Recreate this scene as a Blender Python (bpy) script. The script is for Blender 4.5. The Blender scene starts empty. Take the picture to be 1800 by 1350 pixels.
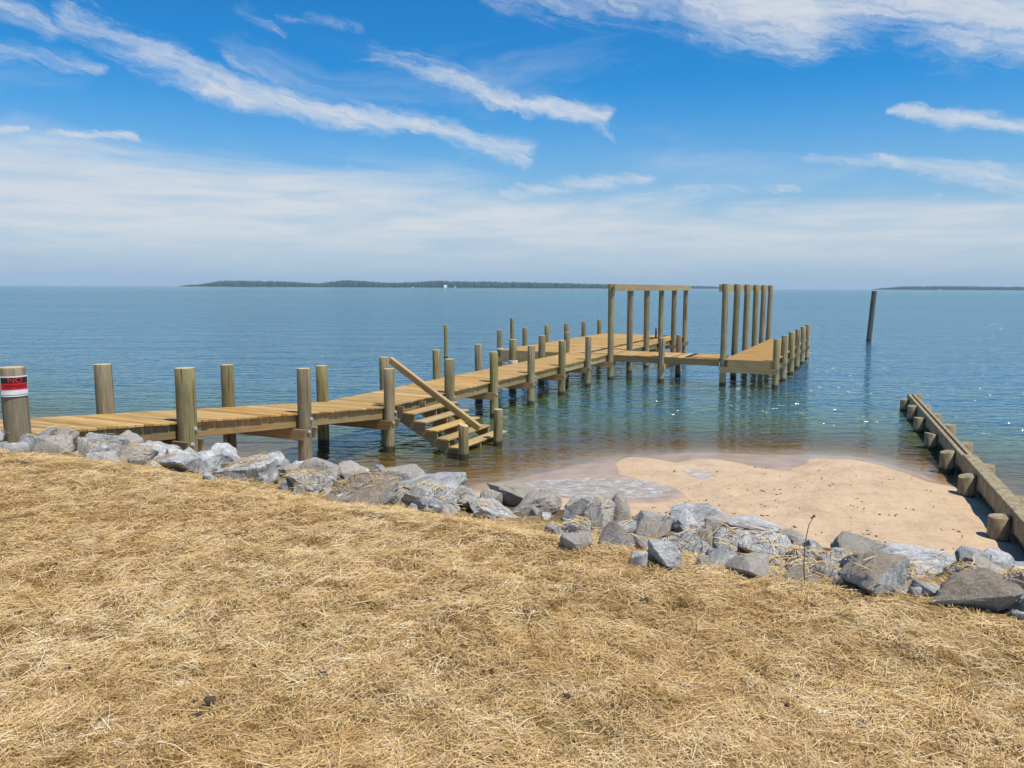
import bpy, bmesh, math, random
import numpy as np
from mathutils import Vector, Matrix, noise as mnoise
from mathutils.bvhtree import BVHTree

random.seed(7); rng = np.random.default_rng(7)
S = bpy.context.scene
C = S.collection
R = math.radians

# ------------------------------------------------------------------ camera
F_PX, PITCH, ROLL, CAM_H = 1388.0, 0.122, 0.0048, 3.414      # in pixels of an 1800 x 1350 picture
cam_d = bpy.data.cameras.new('camera'); cam = bpy.data.objects.new('camera', cam_d); C.objects.link(cam)
cam_d.sensor_width = 36; cam_d.lens = F_PX / 1800 * 36; cam_d.clip_start = .05; cam_d.clip_end = 60000
cam.matrix_world = Matrix.Translation((0, 0, CAM_H)) @ Matrix.Rotation(math.pi/2 - PITCH, 4, 'X') @ Matrix.Rotation(ROLL, 4, 'Z')
S.camera = cam

# ------------------------------------------------------------------ light
SUN_EL = R(64.5); SUN_H = Vector((.80, -.60)).normalized()
sun_d = bpy.data.lights.new('sun', 'SUN'); sun = bpy.data.objects.new('sun', sun_d); C.objects.link(sun)
sun_d.energy = 5.0; sun_d.angle = R(.53); sun_d.color = (1, .95, .86)
to_sun = Vector((SUN_H.x*math.cos(SUN_EL), SUN_H.y*math.cos(SUN_EL), math.sin(SUN_EL)))
sun.rotation_euler = to_sun.to_track_quat('Z', 'Y').to_euler(); sun.location = (20, -15, 40)
S.view_settings.view_transform = 'Standard'; S.view_settings.look = 'None'
S.view_settings.exposure = 0; S.view_settings.gamma = 1; S.view_settings.use_curve_mapping = False
SKY_STRENGTH = .10; HAZE = .00015

def pix_ray(x, y):
    dx, dy = x-900, y-675
    cr, sr, cp, sp = math.cos(ROLL), math.sin(ROLL), math.cos(PITCH), math.sin(PITCH)
    a = dx*cr+dy*sr; b = -dx*sr+dy*cr; U = -b/F_PX
    return Vector((a/F_PX, cp+U*sp, -sp+U*cp))
def at(x, y, z):
    r = pix_ray(x, y); k = (z-CAM_H)/r.z
    return Vector((0, 0, CAM_H)) + r*k
def azel(x, y):
    r = pix_ray(x, y).normalized(); return (math.atan2(r.x, r.y), math.asin(r.z))

# ------------------------------------------------------------------ world
W = bpy.data.worlds.new('World'); S.world = W; W.use_nodes = True
nt = W.node_tree; nt.nodes.clear()
class NT:
    def __init__(s, tree): s.t = tree
    def n(s, typ, ins=None, **kw):
        n = s.t.nodes.new(typ)
        for k, v in kw.items(): setattr(n, k, v)
        for k, v in (ins or {}).items(): s.put(n.inputs[k], v)
        return n
    def put(s, sock, v):
        if isinstance(v, bpy.types.NodeSocket): s.t.links.new(v, sock)
        else:
            try: sock.default_value = v
            except Exception:
                sock.default_value = (v[0], v[1], v[2], 1) if len(v) == 3 else v
    def m(s, op, a, b=None, c=None, clamp=False):
        n = s.n('ShaderNodeMath', operation=op, use_clamp=clamp); s.put(n.inputs[0], a)
        if b is not None: s.put(n.inputs[1], b)
        if c is not None: s.put(n.inputs[2], c)
        return n.outputs[0]
    def v(s, op, a, b=None, out=0):
        n = s.n('ShaderNodeVectorMath', operation=op); s.put(n.inputs[0], a)
        if b is not None:
            if op == 'SCALE': s.put(n.inputs['Scale'], b)
            else: s.put(n.inputs[1], b)
        return n.outputs['Value'] if op in ('LENGTH', 'DOT_PRODUCT') else n.outputs[0]
    def ss(s, x, a, b, lo=0., hi=1.):
        n = s.n('ShaderNodeMapRange', interpolation_type='SMOOTHSTEP')
        s.put(n.inputs[0], x)
        for i, q in enumerate((a, b, lo, hi)): s.put(n.inputs[1+i], q)
        return n.outputs[0]
    def noise(s, vec, scale, detail=4, rough=.55, dist=0., color=False):
        n = s.n('ShaderNodeTexNoise', ins={'Vector': vec, 'Scale': scale, 'Detail': detail, 'Roughness': rough, 'Distortion': dist})
        return n.outputs['Color' if color else 'Fac']
    def mix(s, f, a, b, blend='MIX'):
        n = s.n('ShaderNodeMix', data_type='RGBA', blend_type=blend)
        s.put(n.inputs[0], f); s.put(n.inputs[6], a); s.put(n.inputs[7], b)
        return n.outputs[2]
    def ramp(s, f, stops):
        n = s.n('ShaderNodeValToRGB'); s.put(n.inputs[0], f)
        e = n.color_ramp.elements
        while len(e) > 1: e.remove(e[-1])
        e[0].position = stops[0][0]; e[0].color = (*stops[0][1], 1)
        for p_, c_ in stops[1:]:
            q = e.new(p_); q.color = (*c_, 1)
        return n.outputs[0]
    def scale(s, vec, sc):
        return s.v('MULTIPLY', vec, sc)

w = NT(nt)
sky = w.n('ShaderNodeTexSky', sky_type='NISHITA', sun_disc=False, sun_elevation=SUN_EL,
          sun_rotation=math.atan2(SUN_H.x, SUN_H.y), altitude=0, air_density=1.0, dust_density=.3, ozone_density=2.2)
D = w.n('ShaderNodeTexCoord').outputs['Generated']
sep = w.n('ShaderNodeSeparateXYZ', ins={0: D})
az = w.m('ARCTAN2', sep.outputs[0], sep.outputs[1]); el = w.m('ARCSINE', sep.outputs[2])
P0 = w.n('ShaderNodeCombineXYZ', ins={0: az, 1: el, 2: 0.}).outputs[0]
wn = w.v('SUBTRACT', w.noise(w.scale(P0, (5, 9, 1)), 1.0, 5, .6, color=True), (.5, .5, .5))
wn2 = w.v('SUBTRACT', w.noise(w.scale(P0, (26, 40, 1)), 1.0, 5, .65, color=True), (.5, .5, .5))
P = w.v('ADD', w.v('ADD', P0, w.scale(wn, (.10, .045, 0))), w.scale(wn2, (.030, .016, 0)))
def seg(a, b, ra, rb, amp):
    A = azel(*a); B = azel(*b); ba = (B[0]-A[0], B[1]-A[1], 0.); L2 = ba[0]**2+ba[1]**2
    pa = w.v('SUBTRACT', P, (A[0], A[1], 0.))
    h = w.m('DIVIDE', w.v('DOT_PRODUCT', pa, ba), L2, clamp=True)
    dv = w.v('SUBTRACT', pa, w.n('ShaderNodeVectorMath', operation='SCALE', ins={0: ba, 'Scale': h}).outputs[0])
    d = w.v('LENGTH', dv)
    r = w.m('MULTIPLY_ADD', h, (rb-ra)/F_PX, ra/F_PX)
    return w.m('MULTIPLY', w.ss(w.m('DIVIDE', d, r), 0., 1.25, 1., 0.), amp)
streaks = [((-80,-40),(90,45),22,30,.55), ((130,30),(250,90),44,38,.55), ((250,90),(360,142),38,38,.68), ((360,142),(560,195),36,38,.84), ((560,195),(740,218),36,26,.86),
           ((740,218),(930,272),26,34,.72), ((390,95),(500,150),16,30,.5), ((-60,65),(180,115),34,20,.42), ((430,10),(520,60),24,14,.25),
           ((500,30),(640,45),12,12,.3), ((665,95),(760,130),34,34,.52), ((750,128),(850,168),34,26,.66), ((850,168),(940,190),24,22,.76), ((940,185),(1050,205),22,26,.9),
           ((1040,205),(1080,240),22,8,.5), ((-40,234),(60,238),12,10,.8), ((100,243),(250,250),11,13,.75),
           ((900,-60),(1250,-30),90,95,.6), ((1250,-35),(1420,15),100,85,.95), ((1420,10),(1560,-20),80,90,.8), ((1560,-20),(1720,10),70,105,.9), ((1720,10),(1900,60),95,80,.9),
           ((1575,195),(1680,208),13,22,.8), ((1680,210),(1900,245),18,16,.7), ((1425,272),(1560,284),14,16,.55), ((1560,284),(1850,335),16,48,.6),
           ((1570,362),(1650,350),10,14,.5), ((-40,278),(110,287),8,6,.35), ((820,270),(935,275),12,22,.3), ((600,312),(730,325),16,20,.5), ((880,345),(1000,335),22,30,.62), ((1000,330),(1130,318),30,22,.62), ((1130,338),(1390,332),16,14,.45), ((-50,325),(250,330),26,26,.5), ((250,300),(560,330),22,26,.42)]
tot = None
for sgm in streaks:
    q = seg(*sgm)
    tot = q if tot is None else w.m('MAXIMUM', tot, q)
rotP = w.n('ShaderNodeVectorRotate', rotation_type='Z_AXIS', ins={'Vector': P, 'Angle': .30}).outputs[0]
fib = w.noise(w.v('ADD', w.scale(rotP, (7, 62, 1)), (3.1, 1.7, 0)), 1.0, 8, .68, .5)
fib2 = w.noise(w.v('ADD', w.scale(rotP, (30, 150, 1)), (8.1, 1.2, 0)), 1.0, 6, .7, .3)
fb_ = w.m('SUBTRACT', w.m('ADD', w.m('MULTIPLY', fib, .62), w.m('MULTIPLY', fib2, .38)), .5)
tot = w.ss(w.m('ADD', tot, w.m('MULTIPLY', fb_, w.ss(tot, 0., .3, 0., 1.9))), .10, 1.08, 0., .92)
# thin cirrus anywhere in the sky
ci = w.noise(w.v('ADD', w.scale(P, (2.2, 9, 1)), (7.3, 4.4, 0)), 1.0, 6, .6, .8)
thin = w.m('MULTIPLY', w.ss(ci, .54, .82), .34)
tot = w.m('MAXIMUM', tot, thin)
# bank of low cloud above the horizon
bn = w.noise(w.v('ADD', w.scale(P0, (3.2, 16, 1)), (1.3, .4, 0)), 1.0, 6, .6, .6)
bn2 = w.noise(w.v('ADD', w.scale(P0, (7, 60, 1)), (.3, 2.4, 0)), 1.0, 5, .6, .3)
edge = w.m('ADD', w.m('ADD', el, w.m('MULTIPLY', w.m('SINE', w.m('MULTIPLY', az, 2.2)), .036)), w.m('MULTIPLY', w.m('SUBTRACT', bn, .5), .14))
low = w.ss(edge, .145, .085)
low = w.m('MULTIPLY', low, w.ss(w.m('MULTIPLY_ADD', bn2, .6, w.m('MULTIPLY', bn, .5)), .30, .62, .44, .90))
low = w.m('MULTIPLY', low, w.ss(el, .0, .075, .12, 1.))
tot = w.m('MAXIMUM', tot, low)
tot = w.m('MULTIPLY', tot, w.ss(el, -.005, .01))
sc = w.n('ShaderNodeHueSaturation', ins={'Hue': .497, 'Saturation': 1.22, 'Value': 1.0, 'Color': sky.outputs[0]}).outputs[0]
sc = w.mix(1., sc, (.20, .97, 1.38, 1), 'MULTIPLY')
hz = w.ss(el, -.02, .26, .97, 0.)
sc = w.mix(hz, sc, (4.15, 5.3, 6.7, 1))
cc = w.mix(w.ss(bn2, .3, .7), (6.3, 6.9, 7.6, 1), (7.2, 7.5, 7.8, 1))
col = w.mix(tot, sc, cc)
bg = w.n('ShaderNodeBackground', ins={'Color': col, 'Strength': SKY_STRENGTH})
w.t.links.new(bg.outputs[0], w.n('ShaderNodeOutputWorld').inputs[0])

# ------------------------------------------------------------------ helpers
def tag(o, label=None, cat=None, group=None, kind=None):
    if label: o['label'] = label
    if cat: o['category'] = cat
    if group: o['group'] = group
    if kind: o['kind'] = kind
    return o
def link(name, me, mat=None, parent=None):
    o = bpy.data.objects.new(name, me); C.objects.link(o)
    if mat is not None:
        for m_ in (mat if isinstance(mat, (list, tuple)) else [mat]): me.materials.append(m_)
    if parent is not None: o.parent = parent
    return o
def empty(name, loc=(0, 0, 0)):
    o = bpy.data.objects.new(name, None); C.objects.link(o); o.location = loc; o.empty_display_size = .3
    return o
def mesh_np(name, verts, quads, smooth=True, tris=False):
    me = bpy.data.meshes.new(name); k = 3 if tris else 4
    verts = np.asarray(verts, np.float32).reshape(-1, 3); quads = np.asarray(quads, np.int32).reshape(-1, k)
    me.vertices.add(len(verts)); me.vertices.foreach_set('co', verts.ravel())
    me.loops.add(quads.size); me.loops.foreach_set('vertex_index', quads.ravel())
    me.polygons.add(len(quads)); me.polygons.foreach_set('loop_start', np.arange(0, quads.size, k, dtype=np.int32))
    me.polygons.foreach_set('use_smooth', np.full(len(quads), smooth, bool))
    me.update(calc_edges=True); me.validate()
    return me
def attr(me, name, vals):
    a = me.attributes.new(name, 'FLOAT', 'POINT'); a.data.foreach_set('value', np.asarray(vals, np.float32).ravel())
def bm_mesh(name, bm, smooth=False):
    me = bpy.data.meshes.new(name); bm.to_mesh(me); bm.free()
    if smooth: me.polygons.foreach_set('use_smooth', np.ones(len(me.polygons), bool))
    return me
def box_bm(bm, c, size, M=None, bevel=0.):
    r = bmesh.ops.create_cube(bm, size=1.0); vs = r['verts']
    bmesh.ops.scale(bm, vec=size, verts=vs); bmesh.ops.translate(bm, vec=c, verts=vs)
    if bevel:
        es = list({e for v_ in vs for e in v_.link_edges})
        g = bmesh.ops.bevel(bm, geom=es, offset=bevel, segments=1, affect='EDGES', clamp_overlap=True)
        vs = list({v_ for f in g['faces'] for v_ in f.verts} | {v_ for v_ in vs if v_.is_valid})
    if M is not None: bmesh.ops.transform(bm, matrix=M, verts=vs)
    return vs
def box(name, size, mat, parent, loc, rot=None, bevel=.004, c=(0, 0, 0)):
    bm = bmesh.new(); box_bm(bm, c, size, bevel=bevel)
    o = link(name, bm_mesh(name, bm), mat, parent); o.location = loc
    if rot is not None: o.rotation_euler = rot
    return o

# plan coordinates of the dock: t runs out along the walkway, s to its right
TX, TY, TH = 3.653, 29.364, .4368
U2 = np.array([math.sin(TH), math.cos(TH)]); V2 = np.array([math.cos(TH), -math.sin(TH)])
def ts(t, s, z=0.): return Vector((TX+U2[0]*t+V2[0]*s, TY+U2[1]*t+V2[1]*s, z))
def to_t(x, y): return (x-TX)*U2[0]+(y-TY)*U2[1]
def to_s(x, y): return (x-TX)*V2[0]+(y-TY)*V2[1]
RZ = -TH            # rotation about z that turns local y onto t and local x onto s

def vnoise(x, y, sc, seed=0, octv=3):
    x = np.asarray(x, float)*sc; y = np.asarray(y, float)*sc; out = 0; amp = 1.; tot_ = 0
    for o_ in range(octv):
        xi = np.floor(x).astype(np.int64); yi = np.floor(y).astype(np.int64); fx = x-xi; fy = y-yi
        fx = fx*fx*(3-2*fx); fy = fy*fy*(3-2*fy)
        def h(a, b):
            n_ = (a*374761393+b*668265263+seed*974711+o_*1013) & 0xffffffff
            n_ = ((n_ ^ (n_ >> 13))*1274126177) & 0xffffffff
            return ((n_ ^ (n_ >> 16)) & 0xffff)/65535.
        v_ = (h(xi, yi)*(1-fx)+h(xi+1, yi)*fx)*(1-fy)+(h(xi, yi+1)*(1-fx)+h(xi+1, yi+1)*fx)*fy
        out = out+v_*amp; tot_ += amp; amp *= .5; x = x*2.03+11.3; y = y*2.03+5.7
    return out/tot_-.5

# ------------------------------------------------------------------ materials
def material(name):
    m_ = bpy.data.materials.new(name); m_.use_nodes = True; m_.node_tree.nodes.clear()
    g = NT(m_.node_tree); out = g.n('ShaderNodeOutputMaterial')
    return m_, g, out
def principled(g, out, col, rough=.8, normal=None, spec=.3, **kw):
    ins = {'Base Color': col, 'Roughness': rough, 'Specular IOR Level': spec}
    ins.update(kw)
    if normal is not None: ins['Normal'] = normal
    b = g.n('ShaderNodeBsdfPrincipled', ins=ins); g.t.links.new(b.outputs[0], out.inputs[0])
    return b
def bump(g, h, strength=.5, dist=.01):
    return g.n('ShaderNodeBump', ins={'Strength': strength, 'Distance': dist, 'Height': h}).outputs[0]

def wood(name, c0, c1, c2, axis=0, knots=True, rough=.75, grain=1.0, spec=.25):
    m_, g, out = material(name)
    tc = g.n('ShaderNodeTexCoord').outputs['Object']
    rnd = g.n('ShaderNodeObjectInfo').outputs['Random']
    off = g.n('ShaderNodeCombineXYZ', ins={0: g.m('MULTIPLY', rnd, 37.), 1: g.m('MULTIPLY', rnd, 71.), 2: g.m('MULTIPLY', rnd, 13.)}).outputs[0]
    st = [9., 9., 9.]; st[axis] = .7
    v_ = g.v('ADD', g.scale(tc, tuple(st)), off)
    n1 = g.noise(v_, 2.2*grain, 6, .65, 1.2)
    st2 = [55., 55., 55.]; st2[axis] = 2.0
    n2 = g.noise(g.v('ADD', g.scale(tc, tuple(st2)), off), 1.0*grain, 4, .6)
    n3 = g.noise(g.v('ADD', tc, off), 1.6, 4, .6)
    f = g.m('ADD', g.m('MULTIPLY', n1, .55), g.m('MULTIPLY', n2, .45))
    colr = g.ramp(f, [(.3, c0), (.5, c1), (.7, c2)])
    colr = g.mix(g.ss(n3, .52, .72, 0., .5), colr, c0)
    hs = g.n('ShaderNodeHueSaturation', ins={'Hue': g.m('MULTIPLY_ADD', rnd, .02, .49), 'Saturation': g.m('MULTIPLY_ADD', rnd, -.25, 1.12), 'Value': g.m('MULTIPLY_ADD', g.m('FRACT', g.m('MULTIPLY', rnd, 17.3)), .42, .78), 'Color': colr}).outputs[0]
    principled(g, out, hs, rough, bump(g, f, .35, .006), spec)
    return m_
M = {}
M['deck'] = wood('deck_wood', (.27, .145, .045), (.47, .285, .095), (.61, .405, .16), 0)
M['joist'] = wood('joist_wood', (.21, .14, .06), (.33, .235, .11), (.44, .32, .16), 1)
M['jvert'] = wood('cap_wood', (.19, .125, .06), (.30, .205, .10), (.40, .28, .14), 0)
M['rail'] = wood('rail_wood', (.32, .20, .075), (.46, .305, .12), (.57, .40, .175), 0)

def pile_mat(name, dark=False):
    m_, g, out = material(name)
    tc = g.n('ShaderNodeTexCoord').outputs['Object']; geo = g.n('ShaderNodeNewGeometry').outputs['Position']
    rnd = g.n('ShaderNodeObjectInfo').outputs['Random']
    off = g.n('ShaderNodeCombineXYZ', ins={0: g.m('MULTIPLY', rnd, 37.), 1: g.m('MULTIPLY', rnd, 71.), 2: g.m('MULTIPLY', rnd, 13.)}).outputs[0]
    n1 = g.noise(g.v('ADD', g.scale(tc, (14, 14, 1.1)), off), 1.0, 6, .65, .8)
    n2 = g.noise(g.v('ADD', g.scale(tc, (70, 70, 2.2)), off), 1.0, 4, .6)
    n3 = g.noise(g.v('ADD', g.scale(tc, (3, 3, 2)), off), 1.0, 4, .6)
    f = g.m('ADD', g.m('MULTIPLY', n1, .6), g.m('MULTIPLY', n2, .4))
    if dark: cs = [(.3, (.05, .045, .04)), (.5, (.105, .095, .085)), (.7, (.19, .17, .15))]
    else: cs = [(.28, (.085, .06, .03)), (.43, (.20, .16, .075)), (.57, (.31, .25, .125)), (.74, (.42, .33, .18))]
    colr = g.ramp(f, cs)
    colr = g.mix(g.ss(n3, .47, .68, 0., .55), colr, (.19, .17, .085) if not dark else (.05, .05, .05))
    # scattered knots
    vo = g.n('ShaderNodeTexVoronoi', ins={'Vector': g.v('ADD', g.scale(tc, (5, 5, 2.6)), off), 'Scale': 1.0}).outputs['Distance']
    colr = g.mix(g.ss(vo, .05, .13, .65, 0.), colr, (.07, .045, .02))
    ck = g.noise(g.v('ADD', g.scale(tc, (34, 34, .55)), off), 1.0, 3, .5)
    colr = g.mix(g.ss(ck, .60, .66, 0., .85), colr, (.05, .035, .02))
    hs = g.n('ShaderNodeHueSaturation', ins={'Hue': g.m('MULTIPLY_ADD', rnd, .022, .489), 'Saturation': g.m('MULTIPLY_ADD', rnd, .3, .8), 'Value': g.m('MULTIPLY_ADD', g.m('FRACT', g.m('MULTIPLY', rnd, 7.7)), .3, .82), 'Color': colr}).outputs[0]
    # wet, weed-dark foot
    z = g.n('ShaderNodeSeparateXYZ', ins={0: geo}).outputs[2]
    wz = g.m('ADD', z, g.m('MULTIPLY', g.m('SUBTRACT', n3, .5), .12))
    hs = g.mix(g.ss(wz, .10, .17, .88, 0.), hs, (.022, .022, .014))
    principled(g, out, hs, g.ss(wz, .08, .2, .35, .8), bump(g, f, .5, .01), .3)
    return m_
M['pile'] = pile_mat('pile_wood'); M['old_pile'] = pile_mat('weathered_pile_wood', True)
m_, g, out = material('pile_end_grain')
tc = g.n('ShaderNodeTexCoord').outputs['Object']
wv = g.n('ShaderNodeTexWave', wave_type='RINGS', rings_direction='Z', ins={'Vector': tc, 'Scale': 22., 'Distortion': 1.5, 'Detail': 2.}).outputs['Fac']
principled(g, out, g.ramp(g.m('ADD', g.m('MULTIPLY', wv, .5), g.m('MULTIPLY', g.noise(tc, 9., 3), .6)), [(.2, (.38, .28, .14)), (.8, (.60, .48, .28))]), .85)
M['end'] = m_

def simple(name, col, rough=.6, metallic=0., ns=0.):
    m_, g, out = material(name)
    c_ = (*col, 1)
    if ns:
        tc = g.n('ShaderNodeTexCoord').outputs['Object']
        c_ = g.mix(g.noise(tc, ns, 4), tuple(x*.75 for x in col)+(1,), tuple(min(1, x*1.2) for x in col)+(1,))
    principled(g, out, c_, rough, None, .4, Metallic=metallic)
    return m_
M['steel'] = simple('galvanised_steel', (.62, .63, .64), .45, .6)
M['white'] = simple('white_paint', (.78, .78, .76), .5, 0, 9)
M['rope'] = simple('white_rope', (.68, .64, .56), .9, 0, 60)
M['black'] = simple('black_print', (.012, .013, .015), .45)
M['red'] = simple('red_print', (.62, .012, .02), .45)
M['dirt'] = simple('dark_soil', (.07, .05, .034), .95, 0, 60)
M['stem'] = simple('dry_stem', (.20, .12, .06), .9, 0, 30)
M['debris'] = simple('sea_weed_bits', (.10, .065, .035), .95, 0, 20)
M['house'] = simple('house_wall', (.75, .74, .70), .8); M['roof'] = simple('house_roof', (.20, .19, .18), .8)

# straw
m_, g, out = material('straw')
a_ = g.n('ShaderNodeAttribute', attribute_name='tone').outputs['Fac']
pos = g.n('ShaderNodeNewGeometry').outputs['Position']
colr = g.ramp(a_, [(0., (.22, .115, .035)), (.14, (.38, .225, .08)), (.45, (.64, .435, .19)), (.78, (.80, .60, .315)), (.93, (.85, .70, .44)), (1., (.86, .76, .54))])
pn = g.noise(pos, 1.3, 4, .6)
colr = g.mix(g.ss(pn, .35, .7, 0., .35), colr, (.66, .42, .16, 1))
d_ = g.n('ShaderNodeBsdfDiffuse', ins={'Color': colr}); t_ = g.n('ShaderNodeBsdfTranslucent', ins={'Color': colr})
gl = g.n('ShaderNodeBsdfGlossy', ins={'Color': (.9, .85, .7, 1), 'Roughness': .38})
mx = g.n('ShaderNodeMixShader', ins={0: .12, 1: d_.outputs[0], 2: t_.outputs[0]})
mx = g.n('ShaderNodeMixShader', ins={0: .02, 1: mx.outputs[0], 2: gl.outputs[0]})
g.t.links.new(mx.outputs[0], out.inputs[0]); M['straw'] = m_
# soil under the straw
m_, g, out = material('straw_covered_soil')
pos = g.n('ShaderNodeNewGeometry').outputs['Position']
n1 = g.noise(g.scale(pos, (40, 110, 40)), 1., 5, .7, 2.5); n2 = g.noise(pos, 3., 5, .6)
sl = g.n('ShaderNodeAttribute', attribute_name='bare').outputs['Fac']
colr = g.ramp(n1, [(.34, (.12, .07, .03)), (.48, (.40, .26, .105)), (.62, (.66, .46, .20))])
colr = g.mix(g.ss(n2, .5, .72, 0., .5), colr, (.15, .095, .045, 1))
colr = g.mix(sl, colr, (.16, .115, .065, 1))
principled(g, out, colr, .95, bump(g, n1, .8, .02), .1); M['soil'] = m_
# sand
m_, g, out = material('beach_sand')
pos = g.n('ShaderNodeNewGeometry').outputs['Position']
wet = g.n('ShaderNodeAttribute', attribute_name='wet').outputs['Fac']
n1 = g.noise(pos, 2.2, 6, .6); n2 = g.noise(pos, 60., 3, .6); n3 = g.noise(pos, 11., 5, .65)
dry = g.ramp(g.m('ADD', g.m('MULTIPLY', n1, .5), g.m('MULTIPLY', n3, .5)), [(.32, (.42, .28, .16)), (.5, (.55, .385, .235)), (.68, (.62, .455, .29))])
wc = g.ramp(n1, [(.35, (.36, .24, .15)), (.6, (.47, .32, .205))])
wf = g.ss(g.m('ADD', wet, g.m('MULTIPLY', g.m('SUBTRACT', n3, .5), .55)), .36, .62)
colr = g.mix(wf, dry, wc)
dk = g.m('MULTIPLY', g.ss(g.noise(pos, 7., 6, .75), .66, .72), g.ss(g.noise(pos, .9, 2), .45, .6))
colr = g.mix(g.m('MULTIPLY', dk, .5), colr, (.16, .10, .055, 1))
hh = g.m('ADD', g.m('MULTIPLY', n3, 1.), g.m('MULTIPLY', n2, .15))
principled(g, out, colr, g.ss(wf, 0., 1., .95, .28), bump(g, hh, g.ss(wf, 0., 1., .7, .08), .04), .35); M['sand'] = m_
# rock
def rock_mat(name, dusty):
    m_, g, out = material(name)
    tc = g.n('ShaderNodeTexCoord').outputs['Object']; rnd = g.n('ShaderNodeObjectInfo').outputs['Random']
    off = g.n('ShaderNodeCombineXYZ', ins={0: g.m('MULTIPLY', rnd, 37.), 1: g.m('MULTIPLY', rnd, 71.), 2: g.m('MULTIPLY', rnd, 13.)}).outputs[0]
    v_ = g.v('ADD', tc, off)
    n1 = g.noise(v_, 4.5, 9, .72, .5); n2 = g.noise(v_, 75., 5, .75)
    rot = g.n('ShaderNodeVectorRotate', rotation_type='EULER_XYZ', ins={'Vector': v_, 'Rotation': g.v('SCALE', off, .11)}).outputs[0]
    bands = g.noise(g.scale(rot, (4., 4., 24.)), 1., 8, .7, 1.6)
    f = g.m('ADD', g.m('ADD', g.m('MULTIPLY', n1, .35), g.m('MULTIPLY', bands, .45)), g.m('MULTIPLY', n2, .2))
    colr = g.ramp(f, [(.31, (.06, .06, .056)), (.41, (.22, .215, .205)), (.49, (.42, .41, .385)), (.56, (.60, .585, .55)), (.66, (.82, .80, .75))])
    vein = g.m('ABSOLUTE', g.m('SUBTRACT', g.noise(v_, 6.5, 7, .65, .8), .5))
    colr = g.mix(g.ss(vein, .003, .014, .7, 0.), colr, (.78, .77, .73, 1))
    colr = g.mix(g.ss(g.noise(v_, 1.7, 3), .58, .75, 0., .45), colr, (.30, .22, .15, 1))
    hs = g.n('ShaderNodeHueSaturation', ins={'Value': g.m('MULTIPLY_ADD', g.m('FRACT', g.m('MULTIPLY', rnd, 9.1)), .5, .72), 'Color': colr}).outputs[0]
    tan = g.m('MULTIPLY', g.m('GREATER_THAN', g.m('FRACT', g.m('MULTIPLY', rnd, 23.7)), .62), g.ss(n1, .3, .6, .15, .7))
    hs = g.mix(tan, hs, (.40, .32, .225, 1))
    if dusty:
        nz = g.n('ShaderNodeSeparateXYZ', ins={0: g.n('ShaderNodeNewGeometry').outputs['Normal']}).outputs[2]
        hs = g.mix(g.ss(g.m('ADD', nz, g.m('MULTIPLY', g.m('SUBTRACT', n1, .5), 1.6)), .25, .75, .0, .8), hs, g.ramp(g.noise(v_, 26., 6, .8, 1.), [(.34, (.20, .14, .08)), (.5, (.40, .30, .19)), (.66, (.58, .46, .31))]))
    principled(g, out, hs, .85, bump(g, g.m('ADD', g.m('MULTIPLY', bands, .6), g.m('MULTIPLY', n2, .6)), .95, .03 if not dusty else .05), .3)
    return m_
M['rock'] = rock_mat('grey_veined_rock', False); M['rock_dusty'] = rock_mat('dusty_rock', True)
# water
m_, g, out = material('sea_water')
pos = g.n('ShaderNodeNewGeometry').outputs['Position']
turb = g.n('ShaderNodeAttribute', attribute_name='turbid').outputs['Fac']
calm = g.n('ShaderNodeAttribute', attribute_name='calm').outputs['Fac']
wA = g.noise(g.scale(pos, (.65, 1.9, 1)), 1.0, 2, .5, .6)
wB = g.noise(g.v('ADD', g.scale(pos, (1.9, 4.4, 1)), (5.1, 2., 0)), 1.0, 2, .5, .5)
wC = g.noise(g.scale(pos, (.10, .35, 1)), 1.0, 3, .5)
gust = g.noise(g.scale(pos, (.006, .02, 1)), 1.0, 4, .55)
hgt = g.m('ADD', g.m('ADD', g.m('MULTIPLY', wA, .55), g.m('MULTIPLY', wB, .42)), g.m('MULTIPLY', wC, 1.2))
hgt = g.m('MULTIPLY', hgt, g.m('MULTIPLY', calm, g.ss(gust, .32, .66, .75, 1.1)))
nrm = g.n('ShaderNodeBump', ins={'Strength': 1.0, 'Distance': .46, 'Height': hgt}).outputs[0]
fr = g.n('ShaderNodeFresnel', ins={'IOR': 1.333, 'Normal': nrm}).outputs[0]
deep = g.ramp(turb, [(0., (.24, .16, .06)), (.22, (.19, .145, .045)), (.42, (.11, .13, .038)), (.75, (.065, .12, .042)), (.93, (.055, .125, .085)), (1., (.05, .13, .12))])
body = g.n('ShaderNodeMixShader', ins={0: g.ss(turb, 0., .6), 1: g.n('ShaderNodeBsdfTransparent', ins={'Color': g.ramp(turb, [(0., (.98, .97, .95)), (.05, (.90, .84, .68)), (.16, (.74, .63, .36))])}).outputs[0], 2: g.n('ShaderNodeBsdfDiffuse', ins={'Color': deep}).outputs[0]})
gls = g.n('ShaderNodeBsdfGlossy', ins={'Color': (.86, .98, .92, 1), 'Roughness': g.ss(gust, .3, .7, .07, .11), 'Normal': nrm})
mx = g.n('ShaderNodeMixShader', ins={0: g.m('MULTIPLY', fr, g.ss(turb, .1, .95, .30, .85)), 1: body.outputs[0], 2: gls.outputs[0]})
g.t.links.new(mx.outputs[0], out.inputs[0]); M['water'] = m_
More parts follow.
